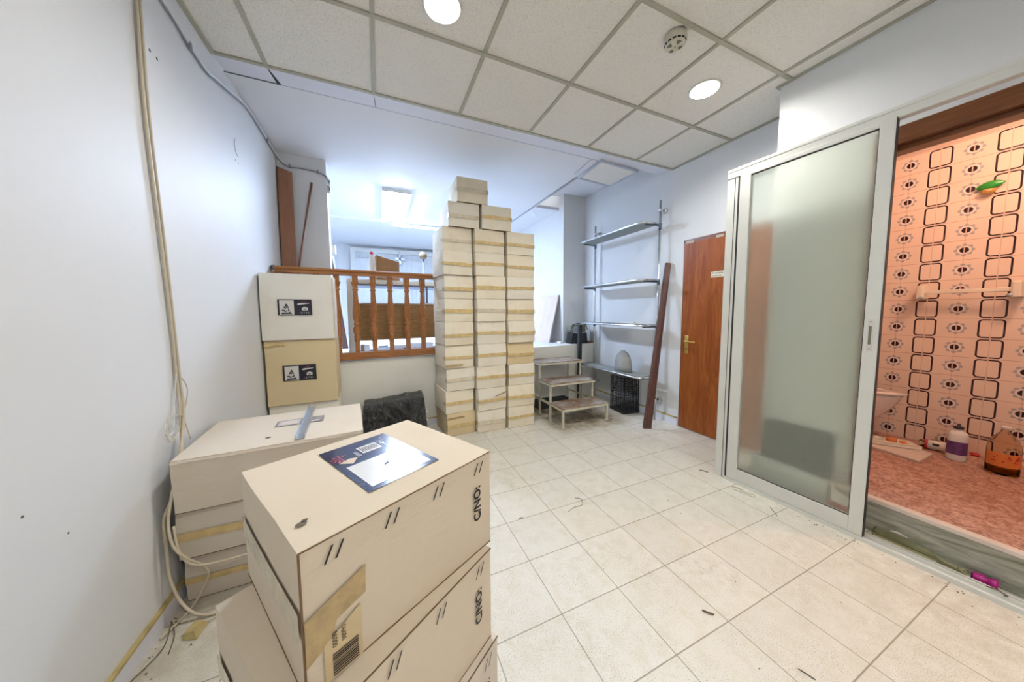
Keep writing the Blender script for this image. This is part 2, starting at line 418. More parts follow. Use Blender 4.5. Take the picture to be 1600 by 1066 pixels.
xs = [.025+.5985*k for k in range(-1, 5)]; ys = [2.375-.594*k for k in range(0, 7)]
for x in xs: g.box((x-.011, FY, CH-.004), (x+.011, 2.37, CH+.006))
for i, y in enumerate(ys): g.box((LX, y-.011, CH-.005), (RX, y+.011, CH+.006))
g.box((LX, FY, CH-.007), (LX+.022, 2.375, CH+.006)); g.box((RX-.022, 1.25, CH-.007), (RX, 2.375, CH+.006)); g.box((2.53, FY, CH-.007), (2.55, 1.25, CH+.006)); g.box((2.53, 1.25, CH-.007), (RX, 1.27, CH+.006))
struct(g, 'trim_1', 'tbar')
# narrow cut edge tiles between the hung grid and the plaster ceiling
sx = [LX, -.566, -.566, .026, .026, .622, .622, 1.207, 1.207, RX-.01]
for i in range(0, 10, 2):
    a, b = sx[i], sx[i+1]
    struct(MB().hexa([(a, 2.386, CH-.002), (b, 2.386, CH-.002), (b+.012, 2.553, PC-.004), (a+.012, 2.553, PC-.004), (a, 2.386, CH+.012), (b, 2.386, CH+.012), (b+.012, 2.553, PC+.008), (a+.012, 2.553, PC+.008)]), 'trim_edge_tile', 'strip')
struct(MB().box((LX, 2.55, PC-.006), (2.1, 2.556, PC+.002)), 'trim_2', 'tbar_blue')
struct(MB().quad([(-.572, 2.390, CH-.004), (-.566, 2.390, CH-.004), (-.535, 2.553, PC-.006), (-.560, 2.553, PC-.006)]).quad([(.024, 2.39, CH-.004), (.027, 2.39, CH-.004), (.041, 2.553, PC-.006), (.037, 2.553, PC-.006)]).quad([(LX, 2.545, PC-.0075), (-.55, 2.545, PC-.0075), (-.55, 2.553, PC-.0075), (LX, 2.553, PC-.0075)]), 'trim_10', 'dark')
# baseboards
bl = MB().box((LX, FY, 0), (LX+.012, 3.2, .072)); struct(bl, 'baseboard_left', 'strip')
struct(MB().box((LX, FY, .072), (LX+.016, 3.2, .082)), 'trim_3', 'yellow_glue')
struct(MB().prism([(LX, hw(LX)-.012), (1.7, hw(1.7)-.012), (1.7, hw(1.7)), (LX, hw(LX))], 0, .075), 'baseboard_back', 'strip')
struct(MB().prism([(LX, hw(LX)-.014), (1.7, hw(1.7)-.014), (1.7, hw(1.7)), (LX, hw(LX))], .075, .084), 'trim_4', 'yellow_glue')
struct(MB().box((RX-.012, 2.22, 0), (RX, 3.55, .08)), 'baseboard_right', 'strip')
struct(MB().box((RX-.016, 2.22, .08), (RX, 3.55, .095)), 'trim_5', 'yellow_glue')

# far shutter (window of the shop front) with its frame
sh = MB(); x = -.42; k = 0
while x < 2.5:
    sh.box((x, 7.63+(.018 if k % 2 else 0), .78), (x+.05, 7.66+(.018 if k % 2 else 0), 2.60)); x += .05; k += 1
w1 = struct(sh, 'window_1', 'shutter')
fr = MB().box((-.52, 7.58, 2.60), (2.55, 7.70, 2.70)).box((-.52, 7.58, .78), (-.42, 7.70, 2.60)).box((-.42, 7.60, 1.45), (2.5, 7.63, 1.49)).box((-.42, 7.60, 2.46), (2.5, 7.625, 2.475))
build(fr, 'window_frame', 'alu', w1)
build(MB().box((.40, 7.54, 2.46), (.62, 7.60, 2.52)).box((.49, 7.54, 2.36), (.53, 7.60, 2.66)), 'lock', 'alu_raw', w1)

# plaster step line across the rear ceiling
struct(MB().box((-1.30, 5.50, PC-.02), (.22, 5.58, PC+.01)), 'trim_6', 'plaster')

# ------------------------------------------------------------------ bathroom
BF = .20
struct(MB().box((2.50, -1.0, .0), (2.66, .86, BF-.022)), 'wall_step', 'marble')
struct(MB().box((2.47, -1.0, BF-.022), (2.515, .86, BF+.002)), 'trim_7', 'rim', bevel=.004)
struct(MB().box((2.44, .86, 0), (2.55, 1.25, BF)), 'wall_plinth', 'wall')
struct(MB().box((2.515, -1.0, BF-.022), (2.66, .86, BF)).box((2.66, -1.0, .05), (4.0, 1.16, BF)).box((3.06, 1.16, .05), (4.0, 1.5, BF)), 'floor_bathroom', 'bathfloor')
struct(MB().box((3.9, -1.0, .1), (4.0, 1.6, 3.0)), 'wall_bathroom_far', 'tile_y')
struct(MB().box((3.06, 1.45, .1), (3.9, 1.55, 3.0)), 'wall_bathroom_left', 'tile_x')
struct(MB().box((2.66, 1.10, .1), (3.06, 1.16, 3.0)), 'wall_bathroom_corner', 'tile_x')
struct(MB().box((2.66, -1.05, .1), (3.9, -.95, 3.0)), 'wall_bathroom_right', 'tile_x')
struct(MB().box((2.64, -1.05, 2.66), (4.0, 1.16, 2.74)).box((3.06, 1.16, 2.66), (4.0, 1.6, 2.74)), 'ceiling_bathroom', 'plaster')
d1 = MB().box((2.52, .745, BF), (2.66, .79, 2.10)).box((2.52, -.28, 2.10), (2.66, .79, 2.19)).box((2.56, -.28, 2.075), (2.65, .745, 2.10)).box((2.52, -.28, BF), (2.66, -.24, 2.10))
struct(d1, 'trim_8', 'brown_frame', bevel=.004)

# ------------------------------------------------------------------ sliding door (local: x out of wall toward room is -x; y along)
SR = math.atan(.0398)
sd = thing('door_1', 'white aluminium sliding door with a large frosted glass pane, half open before the bathroom', None, (2.319, 1.402, 0), SR); sd['kind'] = 'structure'
# local y' runs away from the camera; the panel reaches y' = -.045 .. -.738
fm = MB().box((.0, -.062, 0), (.10, .022, 2.195)).box((-.004, -1.75, 2.165), (.040, .022, 2.222)).box((-.006, -1.75, 2.205), (.0, .022, 2.225))
build(fm, 'door_frame', 'alu', sd, bevel=.003)
build(MB().box((-.002, -.030, .0), (.0, -.027, 2.18)).box((-.001, -.058, .02), (.012, -.047, 2.18)), 'gasket', 'rubber', sd)
tr = MB().box((-.012, -1.75, 0), (.055, -.06, .012)).box((-.012, -1.75, .012), (-.004, -.06, .022)).box((.024, -1.75, .012), (.030, -.06, .03)).box((.049, -1.75, .012), (.055, -.06, .03))
build(tr, 'floor_track', 'alu', sd)
pn = MB().box((-.008, -.126, .024), (.026, -.062, 2.172)).box((-.008, -.738, .024), (.026, -.684, 2.172)).box((-.0075, -.684, .024), (.0255, -.126, .108)).box((-.0075, -.684, 2.148), (.0255, -.126, 2.172))
dp = build(pn, 'door_panel', 'alu', sd, bevel=.002)
build(MB().box((.006, -.690, .10), (.012, -.120, 2.152)), 'glass_pane', 'frost', dp)
build(MB().box((-.001, -.686, .108), (.004, -.680, 2.148)).box((-.001, -.686, .106), (.004, -.124, .112)).box((-.001, -.686, 2.142), (.004, -.124, 2.149)), 'glazing_bead', 'rubber', dp)
build(MB().box((-.0085, -.7400, .024), (.020, -.738, 2.172)), 'edge_strip', 'rubber', dp)
hd = MB().box((-.011, -.718, 1.025), (-.008, -.698, 1.19), 0).box((-.0118, -.713, 1.06), (-.0105, -.703, 1.155), 1).lathe([(.003, -.0125), (.003, -.011)], (0, -.708, 1.178), 8, 1, 'x').lathe([(.003, -.0125), (.003, -.011)], (0, -.708, 1.037), 8, 1, 'x')
build(hd, 'handle', ['label_white', 'vent'], dp)

# ------------------------------------------------------------------ brown door on the right wall
dd = thing('door_2', 'reddish brown flush wooden door with brass lever handle, right of the leaning plank', 'door', (RX, 2.0, 0))
dd['kind'] = 'structure'
if 'category' in dd: del dd['category']
dd['label'] = 'reddish brown flush wooden door with brass lever handle'
build(MB().box((-.012, -.62, .008), (.0, .192, 1.93)), 'door_leaf', 'door_wood', dd, bevel=.002)
build(MB().box((-.008, .192, 0), (.0, .205, 1.965)).box((-.008, -.62, 1.93), (.0, .205, 1.965)), 'door_frame', 'brown_frame', dd)
build(MB().box((-.013, .10, 1.925), (-.010, .19, 1.95)).box((-.013, -.19, 1.922), (-.010, -.12, 1.945)), 'masking_tape', 'beige', dd)
hp = build(MB().box((-.018, .115, .80), (-.012, .155, .985)), 'handle_plate', 'brass', dd, bevel=.002)
build(MB().tube([(-.014, .135, .93), (-.05, .135, .93)], .009).tube(smoothpath([(-.05, .138, .93), (-.052, .10, .93), (-.05, .02, .925)]), .008), 'lever', 'brass', hp)
build(MB().box((-.0188, .130, .845), (-.0175, .140, .870)), 'keyhole', 'dark', hp)
sg = MB().box((-.0145, -.26, 1.555), (-.012, -.09, 1.61), 0)
text_mesh(sg, 'Prohibida', (-.0145, -.10, 1.587), (0, -1, 0), (0, 0, 1), .026, 1)
text_mesh(sg, 'la entrada', (-.0145, -.10, 1.563), (0, -1, 0), (0, 0, 1), .022, 1)
build(sg, 'sign', ['sign', 'ink'], dd)

# ------------------------------------------------------------------ cartons
def carton(name, label, loc, rz, L, W, H, mat='carton', group=None, tape='mid', parent_cat='cardboard box', rnd=None, seamed=True, tapem='tape', flat=False):
    """local frame: x along the front face, y depth, z up; front-left-bottom corner at origin"""
    R = random.Random(rnd if rnd is not None else label)
    t = thing(name, label, parent_cat, loc, rz, group)
    mb = MB(); j = lambda s=.004: R.uniform(-s, s)
    nx, ny, nz = 7, 7, 5; ridge = (.006+R.random()*.007) if tape == 'mid' else 0; skew = R.uniform(-.006, .006) if tape == 'mid' else 0
    bulge = .0015 if flat else .0035+R.random()*.004; ph = R.random()*10
    def P(u, v, w):
        x, y, z = u*L, v*W, w*H
        bu = math.sin(PI*u)*math.sin(PI*w); bv = math.sin(PI*v)*math.sin(PI*w)
        if v == 0: y -= bulge*bu + ((ridge*(1-abs(w-.5)/.5)) if ridge else 0)
        if v == 1: y += bulge*bu*.6
        if u == 0: x -= bulge*bv
        if u == 1: x += bulge*bv
        q = noise.noise(Vector((x*9+ph, y*9, z*9+ph)))*.004
        if v in (0, 1): y += q*(1 if v else 1)*.6
        if u in (0, 1): x += q*.6
        if w == 1: z += q*.35*math.sin(PI*u)
        return Vector((x, y, z))
    def grid(fn, na, nb, mi=0):
        b = len(mb.v)
        for a in range(na):
            for c in range(nb): mb.v.append(fn(a/(na-1), c/(nb-1)))
        for a in range(na-1):
            for c in range(nb-1): mb.face([b+a*nb+c, b+(a+1)*nb+c, b+(a+1)*nb+c+1, b+a*nb+c+1], mi, True)
    grid(lambda a, c: P(a, 0, c), nx, nz); grid(lambda a, c: P(a, 1, c), nx, nz)
    grid(lambda a, c: P(0, a, c), ny, nz); grid(lambda a, c: P(1, a, c), ny, nz)
    grid(lambda a, c: P(a, c, 1), nx, ny); grid(lambda a, c: P(a, c, 0), nx, ny)
    body = build(mb, 'body', mat, t)
    body.data.polygons.foreach_set('use_smooth', [False]*len(body.data.polygons))
    bm = bmesh.new(); bm.from_mesh(body.data); bmesh.ops.remove_doubles(bm, verts=bm.verts, dist=.0004); bmesh.ops.recalc_face_normals(bm, faces=bm.faces)
    bm.to_mesh(body.data); bm.free()
    body.data.polygons.foreach_set('use_smooth', [False]*len(body.data.polygons))
    if tape == 'mid':      # sealed short end: tape across the middle of the front with turned-down ends
        zc = H*(.46+j(.05)); hh = .013+R.random()*.006; sl = j(.006)
        tb = MB(); b = len(tb.v); n = 9
        for i in range(n):
            u = i/(n-1); y = -bulge*math.sin(PI*u)*math.sin(PI*zc/H)-.0042-ridge
            tb.v.append(Vector((u*L, y, zc-hh+sl*u))); tb.v.append(Vector((u*L, y, zc+hh+sl*u+noise.noise(Vector((u*9, ph, 0)))*.004)))
        for i in range(n-1): tb.face([b+2*i, b+2*i+2, b+2*i+3, b+2*i+1], 0)
        e = .028+R.random()*.03
        for X, o in ((-.0035-bulge*.6, 0), (L+.0035+bulge*.6, sl)):
            tb.quad([(X, -.002-ridge, zc-hh+o), (X, e, zc-hh+o), (X, e, zc+hh+o), (X, -.002-ridge, zc+hh+o)])
        build(tb, 'tape', R.choice([tapem, tapem, 'tape_pale']), t)
    # dark edge of the lid joint
    if seamed:
        build(MB().box((0.002, -.0015, -.0012), (L-.002, W, .0012)).box((-.0012, 0, -.0012), (.002, W, .0012)), 'bottom_seam', 'seam', t)
    return t, body

ordn = ['bottom', 'second', 'third', 'fourth', 'fifth', 'sixth', 'seventh', 'eighth', 'ninth', 'tenth', 'eleventh']
cols = [('left', .588, 2.925, .298, 11), ('middle', .905, 2.905, .315, 10), ('right', 1.243, 2.90, .312, 9)]
for ci, (cn, x0, y0, w, n) in enumerate(cols):
    for k in range(n):
        R = random.Random(100*ci+k)
        H = .2293; z = k*H+.0005; xx, yy, rz = x0+R.uniform(-.007, .007), y0+R.uniform(-.014, .012), math.radians([5.5, 1.0, .6][ci]+R.uniform(-1.6, 1.6))
        L = w-.006; W = .378
        if k > 8: H = .232; z = 9*.2293+(k-9)*.235+.0005
        if ci == 0 and k == 9: xx, yy, L = .643, 2.92, .305; rz = .01
        if ci == 0 and k == 10: xx, yy, L = .728, 2.91, .305; rz = .0
        if ci == 1 and k == 9: xx, yy, L = .972, 2.90, .31; rz = .0
        if k == n-1 or (k == 9): where = {0: 'top carton of the whole stack, alone on its summit', 1: 'top carton of the middle column in the tall stack', 2: 'top carton of the right column in the tall stack'}[ci] if k == n-1 else 'second carton from the top, left side of the tall stack'
        else: where = '%s carton%s in the %s column of the tall stack' % (ordn[k], '' if k == 0 else ' from the floor', cn)
        extra = {0: {0: 'yellow-stained ', 1: 'scuffed ', 3: 'taped '}, 2: {3: 'yellow-stained '}}.get(ci, {}).get(k, '')
        m = 'carton_yel' if (ci, k) in ((0, 0), (2, 3)) else 'carton'
        t, b = carton('cardboard_box', extra + 'white ' + where, (xx, yy, z), rz, L, W, H-.001, m, 'white cartons in the tall stack', 'mid', rnd=ci*50+k)
        if (ci, k) in ((0, 0), (0, 3)):   # a loose strip of old tape
            tb = MB(); z0 = H*(.80 if k == 0 else .12)
            tb.quad([(-.002, -.0125, z0-.012), (L*.6, -.0135, z0-.008), (L*.6, -.0135, z0+.010), (-.002, -.0125, z0+.012)]); build(tb, 'loose_tape', 'tape_tan', t)
        if (ci, k) == (1, 1):
            tb = MB().quad([(.17, -.021, .13), (.31, -.019, .17), (.31, -.019, .185), (.19, -.021, .15)]); build(tb, 'peeling_tape', 'tape_tan', t)

# three square cartons with printed labels in the left corner
def front_label(t, x, z, w, h, y=-.009):
    """picture panel on the left, dark text panel on the right"""
    mb = MB(); mb.quad([(x, y, z), (x+w, y, z), (x+w, y, z+h), (x, y, z+h)], 0)
    y2 = y-.0006
    mb.quad([(x+.012, y2, z+.006), (x+w*.47, y2, z+.006), (x+w*.47, y2, z+h-.008), (x+.012, y2, z+h-.008)], 1)
    R = random.Random(3); y3 = y-.0012
    cx = x+w*.25
    def blob(bx, bz, r, mi):
        mb.quad([(bx+r*math.cos(a*PI/3), y3, bz+r*math.sin(a*PI/3)) for a in range(6)], mi)
    for i in range(26):     # pyramid of small dark ornaments
        a = R.random(); zz = z+.018+a*h*.55; s = (1-a)*w*.17
        blob(cx+R.uniform(-s, s), zz, R.uniform(.003, .007), 0 if R.random() < .8 else 2)
    mb.quad([(cx-.035, y3, z+.010), (cx+.035, y3, z+.010), (cx+.03, y3, z+.022), (cx-.03, y3, z+.022)], 0)
    mb.quad([(x+w*.56, y2, z+h*.70), (x+w*.60, y2, z+h*.64), (x+w*.93, y2, z+h*.74), (x+w*.93, y2, z+h*.77), (x+w*.62, y2, z+h*.76)], 1)
    mb.quad([(x+w*.68, y2, z+h*.84), (x+w*.82, y2, z+h*.84), (x+w*.82, y2, z+h*.87), (x+w*.68, y2, z+h*.87)], 3)
    mb.quad([(x+w*.70, y2, z+h*.30), (x+w*.88, y2, z+h*.30), (x+w*.88, y2, z+h*.47), (x+w*.70, y2, z+h*.47)], 1)
    mb.quad([(x+w*.74, y2, z+h*.47), (x+w*.84, y2, z+h*.47), (x+w*.84, y2, z+h*.52), (x+w*.74, y2, z+h*.52)], 1)
    mb.quad([(x+w*.755, y3, z+h*.34), (x+w*.825, y3, z+h*.34), (x+w*.825, y3, z+h*.43), (x+w*.755, y3, z+h*.43)], 2)
    text_mesh(mb, '- 8 T 0 0', (x+w*.62, y2, z+h*.10), (1, 0, 0), (0, 0, 1), h*.15, 1, .0002)
    return build(mb, 'printed_label', ['label_black', 'label_white', 'label_grey', 'label_red'], t)
specs = [('pale', .0, 'carton_pale', 'bottom square carton in the left corner, mostly hidden behind the long cartons', (-.812, 2.885)),
         ('yel', .51, 'carton_yel', 'yellowed square carton with a black and white picture label, middle of the corner stack', (-.817, 2.872)),
         ('top', 1.032, 'carton_pale', 'pale square carton with a black and white picture label, top of the corner stack', (-.822, 2.862))]
for k, (nm, z, m, lab, (x, y)) in enumerate(specs):
    t, b = carton('cardboard_box', lab, (x, y, z+.0005), .012, .478, .30, .51 if k == 0 else .518, m, 'square cartons in the left corner', None, rnd=k+7)
    if k: front_label(t, .110, .195, .225, .125)
    if k == 1:
        build(MB().quad([(0, -.010, .475), (.16, -.012, .485), (.12, -.012, .50), (0, -.010, .497)]), 'tape', 'tape', t)
    if k == 2:
        build(MB().box((.474, .02, .02), (.4865, .03, .50)), 'side_tape', 'tape_pale', t)

# three long cartons beside the left wall
longs = [('bottom', (-.800, 1.672, .0005), .02, .690, .46, 'bottom long carton of the pile by the left wall, end tape sagging'),
         ('middle', (-.792, 1.625, .2205), .03, .690, .48, 'middle long carton of the pile by the left wall, brown taped end'),
         ('top', (-.776, 1.585, .4405), .070, .686, .505, 'top long carton of the pile by the left wall, metal channel lying on it')]
for k, (nm, loc, rz, L, W, lab) in enumerate(longs):
    t, b = carton('cardboard_box', lab, loc, rz, L, W, .2195, 'carton_fg', 'long cartons by the left wall', 'mid' if k < 2 else None, rnd=k+31, tapem='tape')
    if k == 2:
        mb = MB(); zt = .2215
        def q(x0, y0, x1, y1, mi, dz=0): mb.quad([(x0, y0, zt+dz), (x1, y0, zt+dz), (x1, y1, zt+dz), (x0, y1, zt+dz)], mi)
        q(.285, .245, .500, .345, 0); q(.297, .255, .392, .335, 1, .0006); q(.43, .26, .48, .285, 1, .0006); q(.42, .305, .49, .312, 1, .0006); q(.31, .27, .38, .32, 2, .0012)
        build(mb, 'printed_label', ['label_grey', 'label_white', 'rim'], t)
        build(MB().quad([(.29+.012*math.cos(a*PI/4), .105+.006*math.sin(a*PI/4), zt+.0005) for a in range(8)]), 'puncture', 'dark', t)
        fl = MB(); n = 12     # lifted front flap edge
        for i in range(n):
            u = i/(n-1); fl.v.append(Vector((u*.68, -.002, .217))); fl.v.append(Vector((u*.68, -.006-.006*noise.noise(Vector((u*6, 2, 1))), .207+.004*noise.noise(Vector((u*5, 0, 0))))))
        for i in range(n-1): fl.face([2*i, 2*i+2, 2*i+3, 2*i+1])
        build(fl, 'flap_edge', 'carton_fg', t)

# metal channel lying on the top long carton
mc = MB()
p, q = Vector((-.352, 1.625, .6645)), Vector((-.392, 2.15, .668))
mc.bar(p, q, .036, .003).bar(p+Vector((-.017, 0, .008)), q+Vector((-.017, 0, .008)), .002, .016).bar(p+Vector((.017, 0, .008)), q+Vector((.017, 0, .008)), .002, .016)
setp(build(mc, 'metal_channel', 'alu_raw'), 'grey metal channel strip lying across the printed label of the top long carton', 'metal strip')

# three big cartons in the foreground
BH = .278
def fg_carton(label, loc, rz, L, W, k):
    t, b = carton('cardboard_box', label, loc, rz, L, W, BH-.001, 'carton_fg', 'big cartons in the foreground', None, rnd=60+k, flat=True)
    for i, fx in enumerate((.105, .345, .60, .885)):
        mk = MB()
        for q in (0, .019):
            x0 = fx*L+q; z1 = BH-.016; z0 = BH-.046; dx = .014
            mk.quad([(x0-dx, -.0052, z0), (x0-dx+.0042, -.0052, z0), (x0+.0042, -.0052, z1), (x0, -.0052, z1)])
        build(mk, 'slash_mark', 'ink', t)
    mk = MB(); text_mesh(mk, 'C/NO:', (L*.905, -.0048, BH*.345), (0, 0, 1), (-1, 0, 0), .036, 0, .0006, .0011)
    build(mk, 'printed_text', 'ink', t)
    # dark joint down the near left corner and along the top edge
    build(MB().box((-.0014, -.0030, .002), (.0020, -.0004, BH-.003)).box((.0, -.0030, BH-.0036), (L, -.0004, BH-.0016)), 'edge_joint', 'seam', t)
    # old tape on the short left end
    tp = MB(); n = 8
    for i in range(n):
        v = i/(n-1); x = -.0046-.001*math.sin(PI*v)
        tp.v.append(Vector((x, v*W*.98+.002, .112+.006*noise.noise(Vector((v*7, k, 0)))))); tp.v.append(Vector((x, v*W*.98+.002, .165+.006*noise.noise(Vector((v*7, k, 5))))))
    for i in range(n-1): tp.face([2*i, 2*i+2, 2*i+3, 2*i+1])
    build(tp, 'end_tape', 'tape_pale', t)
    return t
ang = math.radians(27.9)
t = fg_carton('big white carton with a glossy blue-black picture label, top of the foreground pile', (-.141, .588, 2*BH+.0005), ang, .483, .422, 1)
zt = BH+.0012; mb = MB()
def lq(pts, mi, dz=0): mb.quad([(x, y, zt+dz) for x, y in pts], mi)
def rq(x0, y0, x1, y1, mi, dz=0): lq([(x0, y0), (x1, y0), (x1, y1), (x0, y1)], mi, dz)
# label footprint in local coordinates (x along the long side, y depth)
rq(.160, .072, .355, .368, 0); rq(.176, .088, .341, .226, 1, .0005)
rq(.243, .272, .300, .322, 1, .0005)
for i in range(9): rq(.248+i*.0055, .282, .2505+i*.0055, .312, 2, .001)
rq(.225, .262, .236, .300, 4, .0005); rq(.312, .268, .316, .318, 4, .0005)
lq([(.172, .262), (.198, .235), (.222, .262), (.205, .272)], 5, .0005)
for a in range(7): lq([(.186+.0, .288), (.186+.026*math.cos(a*.7+.6), .288+.026*math.sin(a*.7+.6)), (.186+.022*math.cos(a*.7+.9), .288+.022*math.sin(a*.7+.9))], 3, .0006)
lq([(.315+.011*math.cos(a*PI/6), .125+.018*math.sin(a*PI/6)) for a in range(12)], 5, .001); lq([(.315+.006*math.cos(a*PI/6), .125+.012*math.sin(a*PI/6)) for a in range(12)], 3, .0015)
lq([(.20, .17), (.225, .155), (.26, .165), (.262, .17), (.225, .163)], 5, .001); lq([(.25, .12), (.28, .14), (.30, .12), (.27, .19), (.245, .16)], 6, .001)
text_mesh(mb, '5 / .', (.328, .292, zt+.0006), (0, 1, 0), (-1, 0, 0), .030, 1, .0002)
build(mb, 'printed_label', ['label_gloss', 'label_white', 'ink', 'label_red', 'label_grey', 'label_tan', 'tbar_blue'], t)
# scuffs on top, tan tape and bar code sticker on the front
sc = MB()
for (cx, cy, r) in ((.028, .075, .008), (.036, .082, .005)): sc.quad([(cx+r*math.cos(a*PI/4)*1.3, cy+r*math.sin(a*PI/4), zt) for a in range(8)])
build(sc, 'puncture', 'dust', t)
tp = MB().quad([(.002, -.0050, .100), (.108, -.0054, .128), (.110, -.0054, .185), (.002, -.0050, .148)]).quad([(.002, -.0048, .060), (.045, -.0050, .082), (.055, -.0050, .118), (.002, -.0048, .102)])
build(tp, 'brown_tape', 'tape_tan', t)
st = MB().quad([(.030, -.0058, .004), (.098, -.0058, .004), (.098, -.0058, .112), (.030, -.0058, .080)], 0)
R = random.Random(5); z = .008
while z < .052:
    w = R.choice([.0012, .002, .003]); st.quad([(.043, -.0066, z), (.090, -.0066, z), (.090, -.0066, z+w), (.043, -.0066, z+w)], 1); z += w+R.choice([.0012, .002])
text_mesh(st, '00090', (.052, -.0062, .064), (0, 0, 1), (-1, 0, 0), .0125, 1, .0006); text_mesh(st, '98990', (.068, -.0062, .064), (0, 0, 1), (-1, 0, 0), .0125, 1, .0006)
build(st, 'barcode_sticker', ['tan_label', 'ink'], t)

fg_carton('big white carton turned askew, middle of the foreground pile', (-.146, .520, BH+.0005), math.radians(32.5), .500, .4285, 2)
t3 = fg_carton('big white carton at the bottom of the foreground pile, its C/NO: mark out of sight', (-.114, .508, .0005), math.radians(34), .490, .42, 3)
t3['label'] = 'big white carton resting on the floor, bottom of the foreground pile'

# ------------------------------------------------------------------ black bin bag in front of the low wall
def bag():
    mb = MB(); nu, nv = 90, 22
    x0, x1, y0, y1, zt0, zt1 = -.155, .385, 3.02, 3.24, .385, .43
    per = []
    for i in range(nu):     # profile around: front bottom -> front top -> back
        pass
    b = 0
    prof = [(0, i/24) for i in range(24)]+[(.06, 1.0), (.2, 1.0), (.4, .99), (.6, 1.0), (.8, 1.0), (.95, 1.0), (1, .95), (1, .6), (1, .3), (1, 0)]
    for i in range(nu):
        u = i/(nu-1); z1 = zt0+(zt1-zt0)*u
        for (v, w) in prof:
            x = x0+(x1-x0)*u+(u-.5)*.05*(1-w); y = y0+(y1-y0)*v-(.03*(1-w) if v < .5 else 0); z = z1*w
            n1 = noise.noise(Vector((x*9, z*5+x*4, y*6))); n2 = noise.noise(Vector((x*24+z*10, z*14-x*12, 3)))
            ridge = (1-abs(noise.noise(Vector((x*8+z*5, z*7-x*6, 1.7))))*4)+.6*(1-abs(noise.noise(Vector((x*15-z*9, z*16+x*8, 7.7))))*4)
            if v < .5: y -= .030*n1+.020*abs(n2)+.026*max(0, ridge)*min(1, w*3)*min(1, (1-w)*5+.2)
            z = max(.001, z+(.012*n1+.006*n2)*(1 if w > .9 else 0))
            mb.v.append(Vector((x, y, z)))
    m = len(prof)
    for i in range(nu-1):
        for j in range(m-1): mb.face([i*m+j, (i+1)*m+j, (i+1)*m+j+1, i*m+j+1], 0, True)
    mb.face(list(range(m))); mb.face([(nu-1)*m+j for j in reversed(range(m))])
    return mb
t = thing('bin_bag', 'crumpled black plastic bag before the low cream wall, left of the tall stack', 'plastic bag', (.1, 3.1, 0))
build(bag(), 'bag_body', 'bag', t, local=False)
kb = MB()   # knotted folds
for (a, b_, c, r) in (((-.02, 2.985, .33), (.06, 2.955, .29), (.13, 2.96, .20), .014), ((.10, 2.985, .40), (.18, 2.95, .32), (.26, 2.95, .24), .016), ((-.12, 2.97, .26), (-.09, 2.945, .17), (-.06, 2.95, .08), .011)):
    pts = smoothpath([a, b_, c], 8); n = len(pts); kb.tube(pts, [max(.002, r*math.sin(PI*(i+.5)/n)) for i in range(n)], 8)
build(kb, 'folds', 'bag', t, local=False)
wr = MB(); R = random.Random(2)
for i in range(11):
    z = .02+i*.028; wr.lathe([(.001, -.014), (.011, -.007), (.014, 0), (.011, .007), (.001, .014)], (.412+.012*math.sin(i*1.7)-(z*.05), 3.05+R.uniform(-.01, .01), z+.004), 8)
setp(build(wr, 'bubble_wrap', 'white_plastic'), 'white knobbly plastic strip poking out beside the black bag', 'packing material')

# ------------------------------------------------------------------ balustrade
bt = thing('balustrade', 'orange-brown wooden balustrade with turned balusters on the low cream wall', 'balustrade', (0, 3.30, .775), math.atan(.1))
def rail(z0, z1, w, xa, xb):
    mb = MB(); h = z1-z0
    prof = [(-w/2+.012, z0), (-w/2+.012, z0+h*.45), (-w/2, z0+h*.60), (-w/2, z1-.008), (-w/2+.010, z1), (w/2-.010, z1), (w/2, z1-.008), (w/2, z0+h*.60), (w/2-.012, z0+h*.45), (w/2-.012, z0)]
    n = len(prof)
    for x in (xa, xb):
        for (y, z) in prof: mb.v.append(Vector((x, y, z)))
    for i in range(n): j = (i+1) % n; mb.face([i, j, n+j, n+i])
    mb.face(list(range(n))); mb.face([n+i for i in reversed(range(n))]); return mb
Z0 = .775
build(rail(1.598-Z0, 1.652-Z0, .095, -.812, 1.72), 'handrail', 'rail_wood_x', bt)
build(MB().lathe([(.001, -.834), (.02, -.832), (.022, -.812)], (0, 0, 1.64-Z0), 10, 0, 'x'), 'rail_bracket', 'frame_dark', bt)
build(MB().box((-.385, -.035, .015), (1.72, .05, .085)), 'bottom_rail', 'rail_wood_x', bt, bevel=.004)
bal = None; bx = [-.812+.153*0, -.66, -.508, -.352, -.196, -.040, .119, .282, .442, .60, .76, .92, 1.08]
prof = [(.0, 0), (.027, .0), (.027, .105), (.018, .115), (.026, .125), (.026, .133), (.018, .140), (.026, .150), (.026, .158), (.019, .165), (.029, .20), (.028, .235), (.017, .262), (.025, .272), (.026, .280), (.016, .290), (.020, .305), (.029, .345), (.027, .42), (.021, .50), (.018, .575), (.017, .595), (.024, .603), (.024, .612), (.018, .618), (.022, .648), (.029, .672), (.030, .682), (.030, .74), (0, .74)]
for i, x in enumerate(bx):
    z = .085; s = (1.598-Z0-z)/.74
    if bal is None:
        mb = MB().lathe([(r, h*s) for r, h in prof[:3]], (0, 0, 0), 4); mb.v = [Matrix.Rotation(PI/4, 3, 'Z') @ (v*1.0) for v in mb.v]
        mb = MB(); mb.box((-.022, -.022, 0), (.022, .022, .105*s)); mb.box((-.025, -.025, .682*s), (.025, .025, .74*s)); mb.lathe([(r*1.17, h*s) for r, h in prof[2:-2]], (0, 0, 0), 16)
        bal = build(mb, 'baluster', 'rail_wood', bt); o = bal
    else:
        o = bal.copy(); COL.objects.link(o); o.parent = bt
    o.location = (x, .008, z)

